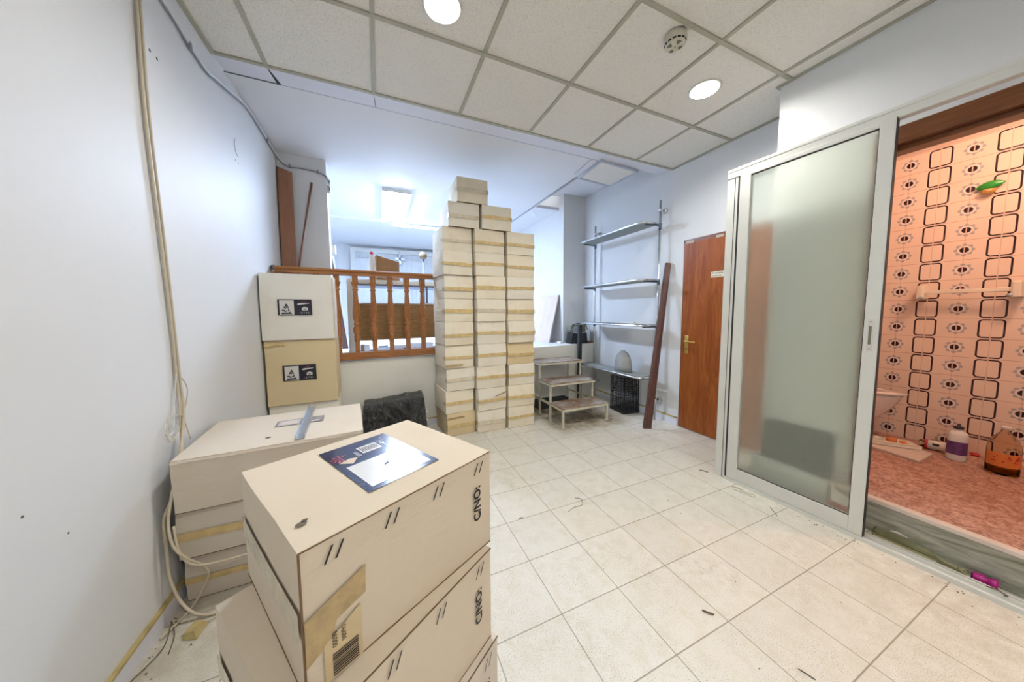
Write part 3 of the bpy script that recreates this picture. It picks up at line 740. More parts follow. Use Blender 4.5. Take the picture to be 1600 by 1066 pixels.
# glazed counter behind the balustrade
ct = thing('display_counter', 'glazed wooden counter standing behind the balustrade on the raised floor', 'counter', (0, 3.68, .775), math.atan(.1))
cf = MB().box((-.30, -.01, 0), (-.245, .03, .82)).box((-.245, -.012, .785), (.75, .02, .82)).box((.71, -.01, 0), (.75, .03, .82)).box((-.245, -.008, .565), (.71, .018, .578))
build(cf, 'frame', 'alu', ct)
build(MB().box((-.245, -.014, .765), (.75, .40, .785)).box((.535, -.012, .578), (.555, .01, .785)).box((-.30, .38, .0), (.75, .40, .02)), 'dark_rail', 'frame_dark', ct)
build(MB().box((-.24, .0, .578), (.71, .006, .765)), 'glass_pane', 'glass', ct)
build(MB().box((-.243, -.002, .165), (.71, .016, .565)), 'wood_panel', 'oak', ct)
build(MB().box((-.30, .02, .82), (.75, .40, .835)), 'counter_top', 'alu', ct)
# papers and small boxes on the raised floor seen under the panel
pg = 'white items on the raised floor under the counter'
for i, (x, y, w, d, h, m, l) in enumerate([(-.20, 3.95, .10, .12, .10, 'paper', 'white packet with a brown end, leftmost under the counter'), (-.04, 4.0, .20, .16, .05, 'paper', 'flat white packet with a grey clip under the counter, second from left'), (.13, 3.92, .20, .14, .075, 'paper', 'white packet with a black end under the counter, third from left'), (.34, 4.0, .18, .14, .085, 'paper', 'plain white packet under the counter, second from right'), (.53, 4.0, .12, .12, .09, 'paper', 'plain white packet under the counter, rightmost')]):
    t = thing('packet', l, 'packet', (x, y, .7755), .12, pg)
    build(MB().hexa([(0, 0, 0), (w, 0, 0), (w, d, 0), (0, d, 0), (.008, .006, h), (w-.008, .0, h*.9), (w-.004, d-.01, h*.8), (.01, d, h)]), 'packet_body', m, t, bevel=.003)
    if i == 0: build(MB().box((-.003, -.003, .01), (.035, .04, h*.9)), 'brown_end', 'cardboard', t)
    if i == 1: build(MB().box((.03, -.004, h), (.14, .03, h+.012)), 'clip', 'frame_dark', t)
    if i == 2: build(MB().box((.14, -.004, .0), (.203, .03, .03)), 'black_end', 'dark', t)

# things on the counter
t = thing('cardboard_box', 'brown cardboard box on the counter behind the balustrade', 'cardboard box', (.0, 3.78, 1.611), .12)
build(MB().hexa([(0, 0, 0), (.245, 0, 0), (.245, .17, 0), (0, .17, 0), (.0, .0, .285), (.245, .01, .225), (.245, .17, .225), (.0, .17, .285)]), 'body', 'cardboard', t, bevel=.003)
build(MB().box((-.002, -.003, .10), (.248, -.0005, .104)).box((.243, -.004, .0), (.247, .0, .22)), 'flap_joint', 'seam', t)
t = thing('bottle', 'clear plastic bottle with a red cap beside the brown box on the counter', 'bottle', (-.045, 3.76, 1.611))
build(MB().lathe([(.001, 0), (.034, .002), (.036, .02), (.036, .20), (.030, .235), (.014, .265), (.013, .285)], n=16), 'bottle_body', 'white_plastic', t)
build(MB().lathe([(.001, .285), (.017, .285), (.017, .312), (.001, .314)], n=12), 'cap', 'red', t)

# ball on a pole further back
t = thing('ball_stand', 'brown ball on a thin grey pole in the rear room', 'stand', (.63, 4.6, .775))
build(MB().lathe([(.12, 0), (.12, .01), (.02, .02), (.012, .03), (.012, 1.25)], n=16), 'pole', 'frame_dark', t)
build(MB().lathe([(.055*math.sin(PI*i/12)+.0005, 1.295-.055*math.cos(PI*i/12)) for i in range(13)], n=18), 'ball', 'ball', t)

# brown board and beige box behind the wall return
t = thing('wooden_board', 'narrow brown board leaning just behind the edge of the wall return', 'board', (-.50, 4.5, .775))
build(MB().hexa([(.05, 0, 0), (.13, 0, 0), (.13, .02, 0), (.05, .02, 0), (-.05, 0, 1.20), (-.012, 0, 1.20), (-.012, .02, 1.20), (-.05, .02, 1.20)]), 'board_body', 'plank', t)
build(MB().bar((.132, 0, 0), (-.008, 0, 1.2), .006, .02), 'white_edge', 'white_plastic', t)
t = thing('wall_box', 'small beige box high in the rear room beside the wall return', 'box', (-.53, 4.5, 2.0))
build(MB().box((-.02, 0, 0), (.055, .08, .11)), 'box_body', 'beige', t, bevel=.004)
build(MB().box((.0, .01, -.025), (.03, .04, 0)), 'box_base', 'alu_raw', t)

# board and stick leaning on the wall return
t = thing('wooden_board', 'long brown board standing in the left corner behind the balustrade', 'board', (-.78, 3.56, .775))
build(MB().hexa([(-.046, -.06, 0), (.072, -.06, 0), (.072, -.042, 0), (-.046, -.042, 0), (-.043, -.004, 1.845), (.070, -.004, 1.81), (.070, .014, 1.81), (-.043, .014, 1.845)]), 'board_body', 'board', t, bevel=.002)
build(MB().hexa([(-.05, -.062, 0), (-.046, -.062, 0), (-.046, -.042, 0), (-.05, -.042, 0), (-.047, -.006, 1.845), (-.043, -.006, 1.845), (-.043, .014, 1.845), (-.047, .014, 1.845)]), 'dark_edge', 'dark', t)
setp(build(MB().tube([(-.92+.10, 3.40, .78), (-.556, 3.585, 2.522)], .0095, 10), 'wooden_stick', 'stick'), 'thin brown wooden stick leaning beside the long brown board', 'stick')

# fluorescent fixtures in the rear room
t = thing('ceiling_light', 'bright square-ended fluorescent light on the rear plaster ceiling', 'ceiling light', (.27, 4.67, PC-.001))
build(MB().box((-.17, -.60, -.045), (.17, .62, 0)), 'housing', 'alu', t)
build(MB().box((-.145, -.58, -.060), (.150, .60, -.045)), 'diffuser', 'tube', t)
t = thing('ceiling_light', 'thin fluorescent strip crossing the rear ceiling behind the bright square light', 'ceiling light', (.72, 5.56, PC-.001))
build(MB().box((-.46, -.03, -.03), (.95, .03, 0)), 'housing', 'alu', t)
build(MB().tube([(-.44, 0, -.042), (.93, 0, -.042)], .016, 10), 'tube', 'tube2', t)

# ------------------------------------------------------------------ hung-ceiling fittings
def downlight(x, y, label):
    t = thing('downlight', label, 'ceiling light', (x, y, CH), 0, 'round downlights in the tiled ceiling')
    build(MB().lathe([(.084, -.001), (.088, -.005), (.096, -.004), (.098, .003), (.084, .003)], n=32, cap=False), 'ring', 'alu', t)
    build(MB().lathe([(.001, .030), (.084, .030), (.084, .034), (.001, .034)], n=32, smooth=False), 'diffuser', 'lamp', t)
    build(MB().lathe([(.0842, -.002), (.0842, .034)], n=32, cap=False), 'can', 'reflector', t)
downlight(2.10, 1.47, 'round white downlight in the tiled ceiling near the sliding door')
downlight(.345, 1.60, 'round white downlight cut off by the top edge of the photo')
downlight(.345, -1.05, 'unseen round downlight added as fill light far behind the camera, near the left wall')
downlight(2.10, -1.05, 'unseen round downlight added as fill light far behind the camera, near the bathroom')  # both lamps behind the camera are unseen, added to brighten the room
struct(MB().box((-1.0, FY-.1, 0), (2.7, FY, 2.9)), 'wall_front', 'wall')
t = thing('smoke_detector', 'round yellowed smoke detector hanging from the tiled ceiling', 'smoke detector', (1.548, 1.262, CH), .9)
build(MB().lathe([(.050, 0), (.056, -.004), (.057, -.030), (.052, -.040), (.050, -.044)], n=32, cap=False).lathe([(.001, -.058), (.030, -.058), (.044, -.055), (.050, -.050), (.050, -.044), (.001, -.043)], n=32), 'housing', 'detector', t)
sl = MB()
for i in range(14):
    a = 2*PI*i/14; a2 = a+.32; sl.quad([(.0512*math.cos(a), .0512*math.sin(a), -.049), (.0512*math.cos(a2), .0512*math.sin(a2), -.049), (.0545*math.cos(a2), .0545*math.sin(a2), -.042), (.0545*math.cos(a), .0545*math.sin(a), -.042)])
build(sl, 'slots', 'dark', t)
vn = MB()
for i in range(4):
    a = i*PI/2+.4
    vn.quad([(r*math.cos(a+da), r*math.sin(a+da), -.0592 if r < .03 else -.0572) for r, da in ((.019, -.3), (.040, -.36), (.042, 0), (.040, .36), (.019, .3))])
vn.quad([(.004*math.cos(i*PI/4), .004*math.sin(i*PI/4), -.0592) for i in range(8)])
build(vn, 'vents', 'vent', t)
build(MB().quad([(.0575*math.cos(a), .0575*math.sin(a), z) for a, z in ((-.3, -.006), (.5, -.006), (.45, -.028), (-.2, -.030))]), 'rust_stain', 'rust', t)
build(MB().tube([(.030, -.052, -.004), (.034, -.060, -.016), (.040, -.066, -.002)], .0025, 6), 'wire', 'dark', t)

# loose tile panel hanging at the ceiling recess
t = thing('ceiling_tile', 'loose square ceiling tile with metal edges hanging at the ceiling step on the right', 'ceiling tile', (2.37, 2.72, CH))
P4 = [(2.135, 2.92), (2.105, 2.515), (2.62, 2.55), (2.605, 2.965)]
zz = [0.0, 0.0, 0.0, 0.0]
build(MB().prism([P4[0], P4[3], P4[2], P4[1]], CH+.0, CH+.015), 'tile_body', 'ceil', t, local=False)
fe = MB()
for i in range(4):
    a, b_ = P4[i], P4[(i+1) % 4]; fe.bar((*a, CH-.001), (*b_, CH-.001), .016, .022)
build(fe, 'edge_profile', 'tbar_blue', t, local=False)
build(MB().bar((2.07, 2.88, CH+.012), (2.04, 2.55, CH+.012), .05, .004).bar((2.045, 2.88, CH+.008), (2.015, 2.56, CH+.008), .006, .008), 'side_strip', 'strip', t, local=False)

# ------------------------------------------------------------------ cables
def cable(name, pts, r, mat, label, cat='cable', n=6, group=None):
    return setp(build(MB().tube(smoothpath(pts, n), r, 7), name, mat), label, cat, group)
wx = LX+.009
cable('cable', [(wx, 1.735, CH), (wx, 1.745, 2.5), (wx, 1.738, 2.24), (wx, 1.735, 2.02), (wx, 1.755, 1.67), (wx, 1.770, 1.41), (wx, 1.782, 1.16), (wx, 1.783, .99), (wx+.006, 1.775, .82), (wx+.03, 1.70, .60), (wx+.035, 1.61, .50), (wx+.01, 1.60, .42), (wx+.01, 1.60, .30), (wx+.018, 1.59, .17), (wx+.07, 1.56, .06), (wx+.14, 1.55, .009), (wx+.27, 1.56, .008), (-.44, 1.57, .008)], .0055, 'cable', 'beige cable hanging down the left wall and curling behind the long cartons')
cable('cable', [(wx+.004, 1.775, CH), (wx+.002, 1.765, 2.5), (wx+.002, 1.757, 2.24), (wx+.002, 1.757, 2.02), (wx+.002, 1.775, 1.67), (wx+.002, 1.788, 1.41), (wx+.002, 1.797, 1.16), (wx+.004, 1.80, .95), (wx+.02, 1.77, .80), (wx+.04, 1.66, .62), (wx+.045, 1.59, .52), (wx+.035, 1.575, .42), (wx+.05, 1.56, .33), (wx+.08, 1.57, .26), (wx+.13, 1.60, .17), (wx+.10, 1.62, .08), (wx+.06, 1.60, .012), (wx+.02, 1.50, .009)], .0050, 'cable', 'second beige cable running beside it down the left wall, looping to the floor')
cable('cable', [(wx+.05, 1.575, .40), (wx+.06, 1.57, .30), (wx+.10, 1.57, .225), (wx+.2, 1.585, .20), (wx+.33, 1.60, .205), (-.40, 1.62, .235)], .0045, 'cable', 'beige cable sagging across the ends of the long cartons')
cable('wire', [(wx+.004, 1.80, .97), (wx+.012, 1.83, .90), (wx+.012, 1.79, .80), (wx+.02, 1.72, .74), (wx+.02, 1.665, .715), (wx+.02, 1.64, .77), (wx+.02, 1.67, .815), (wx+.02, 1.74, .805), (wx+.012, 1.79, .76), (wx+.012, 1.82, .67)], .0022, 'cable', 'thin beige wire curled in a loop on the left wall above the long cartons')
cable('wire', [(wx+.002, 1.78, .98), (wx+.004, 1.745, .85), (wx+.012, 1.71, .765), (wx+.02, 1.655, .80), (wx+.02, 1.635, .77), (wx+.02, 1.66, .745), (wx+.02, 1.70, .75)], .002, 'cable_white', 'thin white wire crossing the loop on the left wall')
cable('wire', [(wx+.10, 1.50, .006), (wx+.20, 1.53, .012), (wx+.30, 1.545, .022), (wx+.36, 1.50, .016)], .002, 'cable', 'thin beige wire on the floor behind the foreground pile')
cable('wire', [(wx+.015, 1.36, .006), (wx+.05, 1.45, .008), (wx+.035, 1.53, .018), (wx+.02, 1.57, .010), (wx+.06, 1.50, .006), (wx+.08, 1.42, .006)], .0018, 'dust', 'dark tangled wire on the floor along the left baseboard')
tx = LX+.010
trunk = [(tx, FY, 2.66), (tx, 1.3, 2.648), (tx, 1.92, 2.626), (tx, 2.126, 2.598), (tx, 2.293, 2.590), (tx, 2.40, 2.620), (tx, 2.58, 2.668), (tx, 2.84, 2.74), (tx, 3.05, 2.748), (tx, 3.31, 2.738), (tx+.01, 3.57, 2.715), (-.755, 3.588, 2.662), (-.63, 3.588, 2.66), (-.51, 3.588, 2.648), (-.44, 3.59, 2.625), (-.418, 3.61, 2.58)]
cable('cable', trunk, .0085, 'cable_white', 'white cable following the top of the left wall to the rear wall return')
cable('cable', [(a, b_, c-.016) for a, b_, c in trunk[:-1]]+[(-.40, 3.60, 2.53)], .004, 'cable_grey', 'thin grey cable clipped under the white cable on the left wall')
cl = MB()
for (x, y, z) in ((tx+.002, 2.12, 2.592), (tx+.002, 3.30, 2.732), (-.73, 3.586, 2.655), (-.50, 3.586, 2.642)): cl.box((x-.006, y-.008, z-.02), (x+.008, y+.008, z+.012))
setp(build(cl, 'cable_clips', 'cable_grey'), 'small grey clips holding the wall cables', 'cable clips'); bpy.data.objects['cable_clips']['kind'] = 'stuff'
t = thing('junction_block', 'small white junction block at the top of the wall return edge', 'junction block', (-.425, 3.64, 2.50))
build(MB().box((-.005, -.02, -.04), (.02, .02, .04)).box((-.005, -.015, .05), (.02, .015, .10)), 'block', 'white_plastic', t, bevel=.003)
build(MB().box((.012, -.023, -.02), (.022, -.018, .02)).box((.012, -.018, .06), (.022, -.012, .085)), 'terminals', 'frame_dark', t)
cable('conduit', [(2.135, 2.95, PC-.008), (2.135, 5.0, PC-.008), (2.135, 7.6, PC-.008)], .008, 'cable_white', 'white conduit along the right edge of the rear ceiling', 'conduit', 2)
cable('cable', [(2.115, 2.95, PC-.006), (2.115, 5.0, PC-.006), (2.115, 7.6, PC-.006)], .004, 'cable_grey', 'thin grey cable beside the conduit along the rear ceiling', 'cable', 2)
# marks and small holes in the left wall
mk = MB()
for (y, z, r) in ((1.822, 2.338, .007), (1.866, 2.337, .007), (2.635, 2.262, .005), (2.674, 2.259, .005), (1.142, .738, .004), (1.25, .62, .003)):
    mk.lathe([(r, 0), (r*.6, .0015), (.0005, .0018)], (LX, y, z), 8, 0, 'x')
struct(mk, 'trim_9', 'dust')
cable('wire', [(LX+.002, 2.645, 2.405), (LX+.004, 2.625, 2.365), (LX+.004, 2.63, 2.32), (LX+.003, 2.67, 2.30)], .0012, 'dust', 'hair-thin dark wire curving out of the left wall', 'wire')

# ------------------------------------------------------------------ metal steps
stp = thing('step_unit', 'cream metal frame with three worn brown treads before the raised ledge', 'steps', (1.765, 2.66, 0))
def tread(z, y0, y1):
    fr = MB()
    return build(MB().box((.0, y0, z-.012), (.615, y1, z)), 'tread', 'tread', stp, bevel=.004)
tread(.206, .0, .285); tread(.426, .235, .535); tread(.628, .49, .80)
s = .021
def fbar(p, q): return MB().bar(p, q, s, s)
rails = MB()
for (z, y0, y1) in ((.183, .0, .285), (.403, .235, .535), (.605, .49, .80)):
    for y in (y0+.012, y1-.012): rails.bar((0, y, z), (.615, y, z), s, .022)
    for x in (.012, .603): rails.bar((x, y0, z), (x, y1, z), s, .022)
for x in (.012, .603): rails.bar((x, .275, .183), (x, .79, .183), s, s).bar((x, .29, .35), (x, .0+.29, .36), s, s)
build(rails, 'frame', 'cream_metal', stp)
for (x, y, h) in ((.012, .012, .18), (.603, .012, .18), (.012, .275, .395), (.603, .275, .395), (.012, .52, .60), (.603, .52, .60), (.012, .788, .60), (.603, .788, .60)):
    build(MB().box((x-s/2, y-s/2, .004), (x+s/2, y+s/2, h)).box((x-.020, y-.020, 0), (x+.020, y+.020, .004)), 'leg', 'cream_metal', stp)
setp(build(MB().box((1.83, 3.30, 0), (2.28, 3.42, .11)), 'dark_box', 'dark_grey', bevel=.006), 'dark low box on the floor behind the metal steps', 'box')

# black post, ledge items
setp(build(MB().box((2.545, 3.44, 0), (2.592, 3.485, 1.06)), 'post', 'black_plastic', bevel=.004), 'black square post standing against the ledge beside the chrome shelves', 'post')
t = thing('portable_heater', 'small black boxy heater with a domed silvery lamp on the ledge', 'heater', (2.69, 3.70, .776))
build(MB().hexa([(-.15, -.07, 0), (.15, -.07, 0), (.15, .07, 0), (-.15, .07, 0), (-.125, -.07, .17), (.13, -.07, .17), (.13, .07, .17), (-.125, .07, .17)]), 'body', 'black_plastic', t, bevel=.012)
build(MB().box((-.115, -.055, .17), (.12, .06, .275)), 'upper_housing', 'vent', t, bevel=.01)
build(MB().lathe([(.058, -.075), (.056, -.062), (.04, -.058), (.001, -.05)], (-.055, 0, .205), 20, 0, 'y'), 'reflector', 'alu_raw', t)
build(MB().tube(smoothpath([(-.15, -.06, .02), (-.165, -.06, .12), (-.13, -.06, .25), (-.06, -.06, .29), (.10, -.06, .285), (.14, -.06, .2)]), .006), 'handle', 'black_plastic', t)
build(MB().box((-.12, -.076, .155), (.125, -.070, .172)), 'trim_strip', 'chrome', t)
setp(build(MB().box((2.86, 3.62, .776), (2.93, 3.85, .80)), 'wooden_block', 'board'), 'small brown wooden block on the ledge in the corner behind the shelves', 'block')
t = thing('panel_board', 'pale pink rectangular board leaning on the white wall above the ledge', 'board', (2.42, 3.75, .776))
q = [(2.29, 3.70), (2.35, 4.12)]
build(MB().hexa([(2.345, 3.93, .776), (2.362, 3.928, .776), (2.33, 4.42, .776), (2.313, 4.42, .776), (2.535, 3.96, 1.50), (2.552, 3.958, 1.50), (2.545, 4.44, 1.50), (2.528, 4.44, 1.50)]), 'board_body', 'pink_board', t, local=False)
setp(build(MB().hexa([(2.44, 3.75, .776), (2.53, 3.78, .776), (2.53, 3.86, .776), (2.42, 3.85, .776), (2.45, 3.77, .81), (2.52, 3.79, .80), (2.52, 3.85, .79), (2.44, 3.84, .80)]), 'plastic_sheet', 'paper', bevel=.006), 'crumpled white sheet on the ledge by the foot of the pink board', 'sheet')

# ------------------------------------------------------------------ chrome shelf unit
su = thing('shelf_unit', 'wall shelf unit with two chrome poles and four grey chrome-edged shelves', 'shelf', (2.86, 2.98, 0))
for y in (-.535, .535):
    pb = build(MB().tube([(0, y, .004), (0, y, 2.44)], .0125, 12), 'pole', 'chrome', su)
    for z in (.225, 2.335):
        build(MB().tube([(-.022, y, z), (.0, y, z), (.05, y, z)], .0105, 10).lathe([(.001, .052), (.024, .052), (.028, .062), (.028, .080), (.001, .080)], (0, y, z), 16, 0, 'x').lathe([(.001, -.018), (.018, -.018), (.018, .018), (.001, .018)], (0, y, z), 12, 0, 'z'), 'wall_mount', 'chrome', pb)
def shelf(z):
    x0, x1, y0, y1, r = -.262, -.03, -.545, .52, .07
    out = [(x1, y1), (x1, y0)]
    for i in range(7): a = PI/2*i/6; out.append((x0+r-r*math.sin(a), y0+r-r*math.cos(a)))
    for i in range(4): a = PI/2*i/3; out.append((x0+.02-.02*math.cos(a), y1-.02+.02*math.sin(a)))
    sh = build(MB().prism(out, z-.010, z+.010), 'shelf', 'shelf', su)
    build(MB().tube([(x*.955+.0-.005 if x < -.1 else x, y*.985, z+.0095) for x, y in out[1:]]+[(x1, y1*.985, z+.0095)], .004, 6), 'dark_liner', 'rubber', sh)
    pts = [(x, y, z) for x, y in out[1:]]+[(x1, y1, z)]
    build(MB().tube(pts, .0115, 8), 'chrome_edge', 'chrome', sh)
    for y in (-.535, .535):
        build(MB().bar((-.20, y*.97, z-.018), (0, y, z-.018), .010, .014).lathe([(.016, -.03), (.016, .03)], (0, y, z-.02), 12, 0, 'z'), 'bracket', 'frame_dark', sh)
for z in (2.185, 1.58, 1.083, .503): shelf(z)
t = thing('dome', 'grey dome shape standing on the lowest chrome shelf', 'dome', (2.72, 2.80, .515))
dm = MB(); n = 24; b = 0
prof = [(.128, 0), (.126, .06), (.120, .11), (.108, .16), (.088, .20), (.060, .232), (.03, .248), (.001, .252)]
dm.lathe(prof, n=28); dm.v = [Vector((v.x*.55, v.y, v.z)) for v in dm.v]
build(dm, 'dome_body', 'grey_dome', t)
t = thing('dish', 'tiny yellowish dish on the third chrome shelf from the top', 'dish', (2.70, 2.62, 1.0945))
build(MB().lathe([(.001, 0), (.03, 0), (.036, .006), (.02, .010), (.001, .010)], n=16), 'dish_body', 'foil', t); build(MB().lathe([(.001, .010), (.014, .010), (.012, .024), (.001, .028)], n=12), 'knob', 'tape', t)

# wire crate under the lowest shelf
wc = thing('wire_crate', 'black plastic grid crate standing on end under the lowest chrome shelf', 'crate', (2.79, 2.84, 0), -.10)
X0, X1, Y0, Y1, ZH = -.105, .105, -.125, .125, .44
def lattice(axis, c, a0, a1, nz, na):
    m = MB()
    for i in range(na+1):
        a = a0+(a1-a0)*i/na; w = .008 if i in (0, na) else .0042
        p, q = ((c, a, .02), (c, a, ZH)) if axis == 'x' else ((a, c, .02), (a, c, ZH)); m.bar(p, q, w, w)
    for i in range(nz+1):
        z = .02+(ZH-.02)*i/nz; w = .008 if i % 5 == 0 else .0038
        p, q = ((c, a0, z), (c, a1, z)) if axis == 'x' else ((a0, c, z), (a1, c, z)); m.bar(p, q, w, w)
    return m
build(lattice('x', X0, Y0, Y1, 20, 10), 'side_grid', 'black_plastic', wc); build(lattice('x', X1, Y0, Y1, 20, 10), 'side_grid', 'black_plastic', wc)
build(lattice('y', Y0, X0, X1, 20, 7), 'side_grid', 'black_plastic', wc); build(lattice('y', Y1, X0, X1, 20, 7), 'side_grid', 'black_plastic', wc)
build(MB().box((X0-.01, Y0-.01, 0), (X1+.01, Y1+.01, .035)), 'base', 'black_plastic', wc, bevel=.008)
build(MB().lathe([(.001, -.006), (.016, -.006), (.016, .0), (.001, .0)], (X0-.004, .02, .36), 10, 0, 'x').bar((X0-.004, .08, .25), (X0-.004, .0, .38), .006, .006), 'latch', 'black_plastic', wc)

# dark plank leaning on the wall
pl = MB()
f0, f1 = Vector((2.535, 2.295, 0)), Vector((2.61, 2.262, 0)); d = Vector((.035, .03, 0))
tp0, tp1 = Vector((2.885, 2.37, 1.765)), Vector((2.915, 2.335, 1.755))
pl.hexa([f0+d*0, f1, f1+Vector((.010, .028, 0)), f0+Vector((.010, .028, 0)), tp0, tp1, tp1+Vector((.010, .028, 0)), tp0+Vector((.010, .028, 0))])
setp(build(pl, 'wooden_plank', 'plank', bevel=.002), 'long dark brown plank leaning on the right wall beside the chrome shelves', 'plank')

# ------------------------------------------------------------------ bathroom fittings
tb = thing('towel_bar', 'cream towel bar with two square brackets on the patterned tile wall', 'towel bar', (3.9, .69, 1.36))
for y in (.205, -.175): build(MB().box((-.115, y-.025, -.045), (0, y+.012, .06)), 'bracket', 'bar_plastic', tb, bevel=.008)
for y in (.19, -.16): build(MB().lathe([(.001, -.118), (.012, -.118), (.012, -.114)], (0, y, -.03), 10, 0, 'x'), 'screw_cover', 'alu_raw', tb)
build(MB().box((-.100, -.17, -.005), (-.078, .20, .022)), 'bar', 'bar_plastic', tb, bevel=.004)
gt = thing('wall_hook', 'green leaf-shaped plastic hook with an amber base on the bathroom tiles', 'hook', (3.90, .66, 2.06)); gt.scale = (.8, .8, .85)
lf = MB(); n = 13
for i in range(n):
    u = i/(n-1); w = .032*math.sin(PI*min(1, u*1.05))**.7+.003; yy = .065-.14*u
    for k in range(8): a = 2*PI*k/8; lf.v.append(Vector((-.03+.018*math.cos(a)*math.sin(PI*u+.01), yy, .022+.03*u*.4+w*math.sin(a))))
for i in range(n-1):
    for k in range(8): j = (k+1) % 8; lf.face([i*8+k, i*8+j, (i+1)*8+j, (i+1)*8+k], 0, True)
lf.face([7, 6, 5, 4, 3, 2, 1, 0]); lf.face([(n-1)*8+k for k in range(8)])
build(lf, 'leaf', 'green', gt)
build(MB().lathe([(.001, 0), (.02, .002), (.034, .022), (.040, .04), (.001, .042)], (-.035, .0, -.045), 14), 'base', 'amber_knob', gt)

tl = thing('toilet', 'pale pink wall-hung toilet bowl at the left edge of the bathroom doorway', 'toilet', (3.62, 1.45, .20))
bw = MB(); n = 22; lv = []
rings = [(.0, .12, .34, .13), (.05, .145, .42, .145), (.14, .165, .48, .165), (.24, .175, .53, .18), (.335, .18, .56, .185), (.365, .182, .57, .186)]
for (z, w, ln, bk) in rings:
    for k in range(n):
        a = PI*k/(n-1); bw.v.append(Vector((w*math.cos(a), -max(.0, ln*math.sin(a)**.75), .12+z*.72)))
for i in range(len(rings)-1):
    for k in range(n-1): bw.face([i*n+k, i*n+k+1, (i+1)*n+k+1, (i+1)*n+k], 0, True)
bw.face([k for k in reversed(range(n))]); 
for i in range(len(rings)-1): bw.face([i*n+n-1, i*n, (i+1)*n, (i+1)*n+n-1])
b0 = (len(rings)-1)*n; c = len(bw.v)
for (sc_, z) in ((.86, .385), (.80, .30), (.4, .20)):
    for k in range(n):
        a = PI*k/(n-1); bw.v.append(Vector((.182*sc_*math.cos(a), -.04-.53*sc_*math.sin(a)**.75, z)))
for k in range(n-1): bw.face([b0+k, b0+k+1, c+k+1, c+k], 0, True)
for i in range(2):
    for k in range(n-1): bw.face([c+i*n+k, c+i*n+k+1, c+(i+1)*n+k+1, c+(i+1)*n+k], 0, True)
bw.face([c+2*n+k for k in range(n)])
build(bw, 'bowl', 'ceramic', tl)
st = MB()
for rr, z in ((1.0, .388), (1.03, .402), (.78, .405), (.76, .390)):
    for k in range(n):
        a = PI*k/(n-1); st.v.append(Vector((.182*rr*math.cos(a), -.02-.555*rr*math.sin(a)**.75, z)))
for i in range(4):
    for k in range(n-1): j = (i+1) % 4; st.face([i*n+k, i*n+k+1, j*n+k+1, j*n+k], 0, True)
build(st, 'seat', 'ceramic', tl)

t = thing('soap_tray', 'white plastic tray with orange pieces on the bathroom floor by the toilet', 'tray', (3.56, .93, .2155), -.9)
build(MB().box((-.15, -.075, 0), (.15, .075, .022)).box((-.15, -.075, .022), (.15, -.065, .032)), 'tray_body', 'bar_plastic', t, bevel=.006)
build(MB().lathe([(.001, 0), (.03, 0), (.025, .02), (.001, .026)], (.03, 0, .022), 9).lathe([(.001, 0), (.022, 0), (.015, .014), (.001, .018)], (.08, -.02, .022), 7), 'orange_pieces', 'orange', t)
build(MB().lathe([(.001, 0), (.03, 0), (.024, .015), (.001, .02)], (-.04, .02, .022), 8).lathe([(.001, 0), (.02, 0), (.014, .02), (.001, .024)], (-.09, .0, .022), 8), 'cream_pieces', 'foil', t)
setp(build(MB().prism([(3.33, .72), (3.40, 1.03), (3.72, 1.0), (3.60, .72)], .2015, .2135), 'mat', 'rim'), 'thin pale board lying on the bathroom floor under the tray', 'board')
t = thing('cup', 'clear plastic cup lying on the bathroom floor between tray and bottles', 'cup', (3.72, .80, .2365), 0, None, (PI/2, 0, .9))
build(MB().lathe([(.030, 0), (.034, .09), (.036, .092), (.033, .088), (.028, .004), (.001, .003)], n=16, cap=False), 'cup_body', 'bottle_clear', t)
t = thing('jar', 'small white jar with a red lid lying beside the purple-labelled bottle', 'jar', (3.74, .775, .2365), 0, None, (PI/2, 0, .15))
build(MB().lathe([(.001, 0), (.034, 0), (.034, .075), (.001, .075)], n=18), 'jar_body', 'white_plastic', t)
build(MB().lathe([(.001, -.014), (.0355, -.014), (.0355, .0), (.001, .0)], n=18), 'lid', 'red', t)
build(MB().box((-.036, .006, .02), (-.0335, .022, .05)), 'dark_print', 'ink', t)
t = thing('detergent_bottle', 'white bottle with purple label and black spout on the bathroom floor', 'bottle', (3.63, .635, .2005), .2)
m = MB().lathe([(.001, 0), (.072, 0), (.078, .012), (.078, .175), (.066, .195), (.040, .208), (.020, .215), (.018, .222)], n=24); m.v = [Vector((v.x*.42, v.y*.54, v.z)) for v in m.v]
build(m, 'bottle_body', 'white_plastic', t)
m = MB()
for i in range(11):
    a = PI+(i-5)*.26
    for z in (.045, .135): m.v.append(Vector((.0345*math.cos(a), .0436*math.sin(a), z)))
for i in range(10): m.face([2*i, 2*i+2, 2*i+3, 2*i+1], 0, True)
build(m, 'label_band', 'purple_label', t)
build(MB().lathe([(.001, .222), (.022, .222), (.022, .236), (.008, .242), (.008, .254), (.001, .258)], n=14), 'spout', 'black_plastic', t)
t = thing('water_bottle', 'large clear plastic bottle half full of orange liquid on the bathroom floor', 'bottle', (3.58, .46, .2005)); t.scale = (.8, .8, 1)
build(MB().lathe([(.001, 0), (.070, 0), (.076, .01), (.076, .15), (.074, .19), (.060, .225), (.028, .262), (.022, .270), (.022, .285), (.020, .285), (.020, .27), (.058, .222), (.072, .19), (.073, .012), (.001, .004)], n=28, cap=False), 'bottle_body', 'bottle_clear', t)
build(MB().lathe([(.001, .006), (.0715, .006), (.0715, .085), (.001, .085)], n=28), 'liquid', 'juice', t)
build(MB().lathe([(.001, .285), (.024, .285), (.024, .305), (.001, .307)], n=16), 'cap', 'rim', t)
m = MB()
for i in range(13):
    a = PI+.2+(i-6)*.2
    for z in (.060, .145): m.v.append(Vector((.0775*math.cos(a), .0775*math.sin(a), z)))
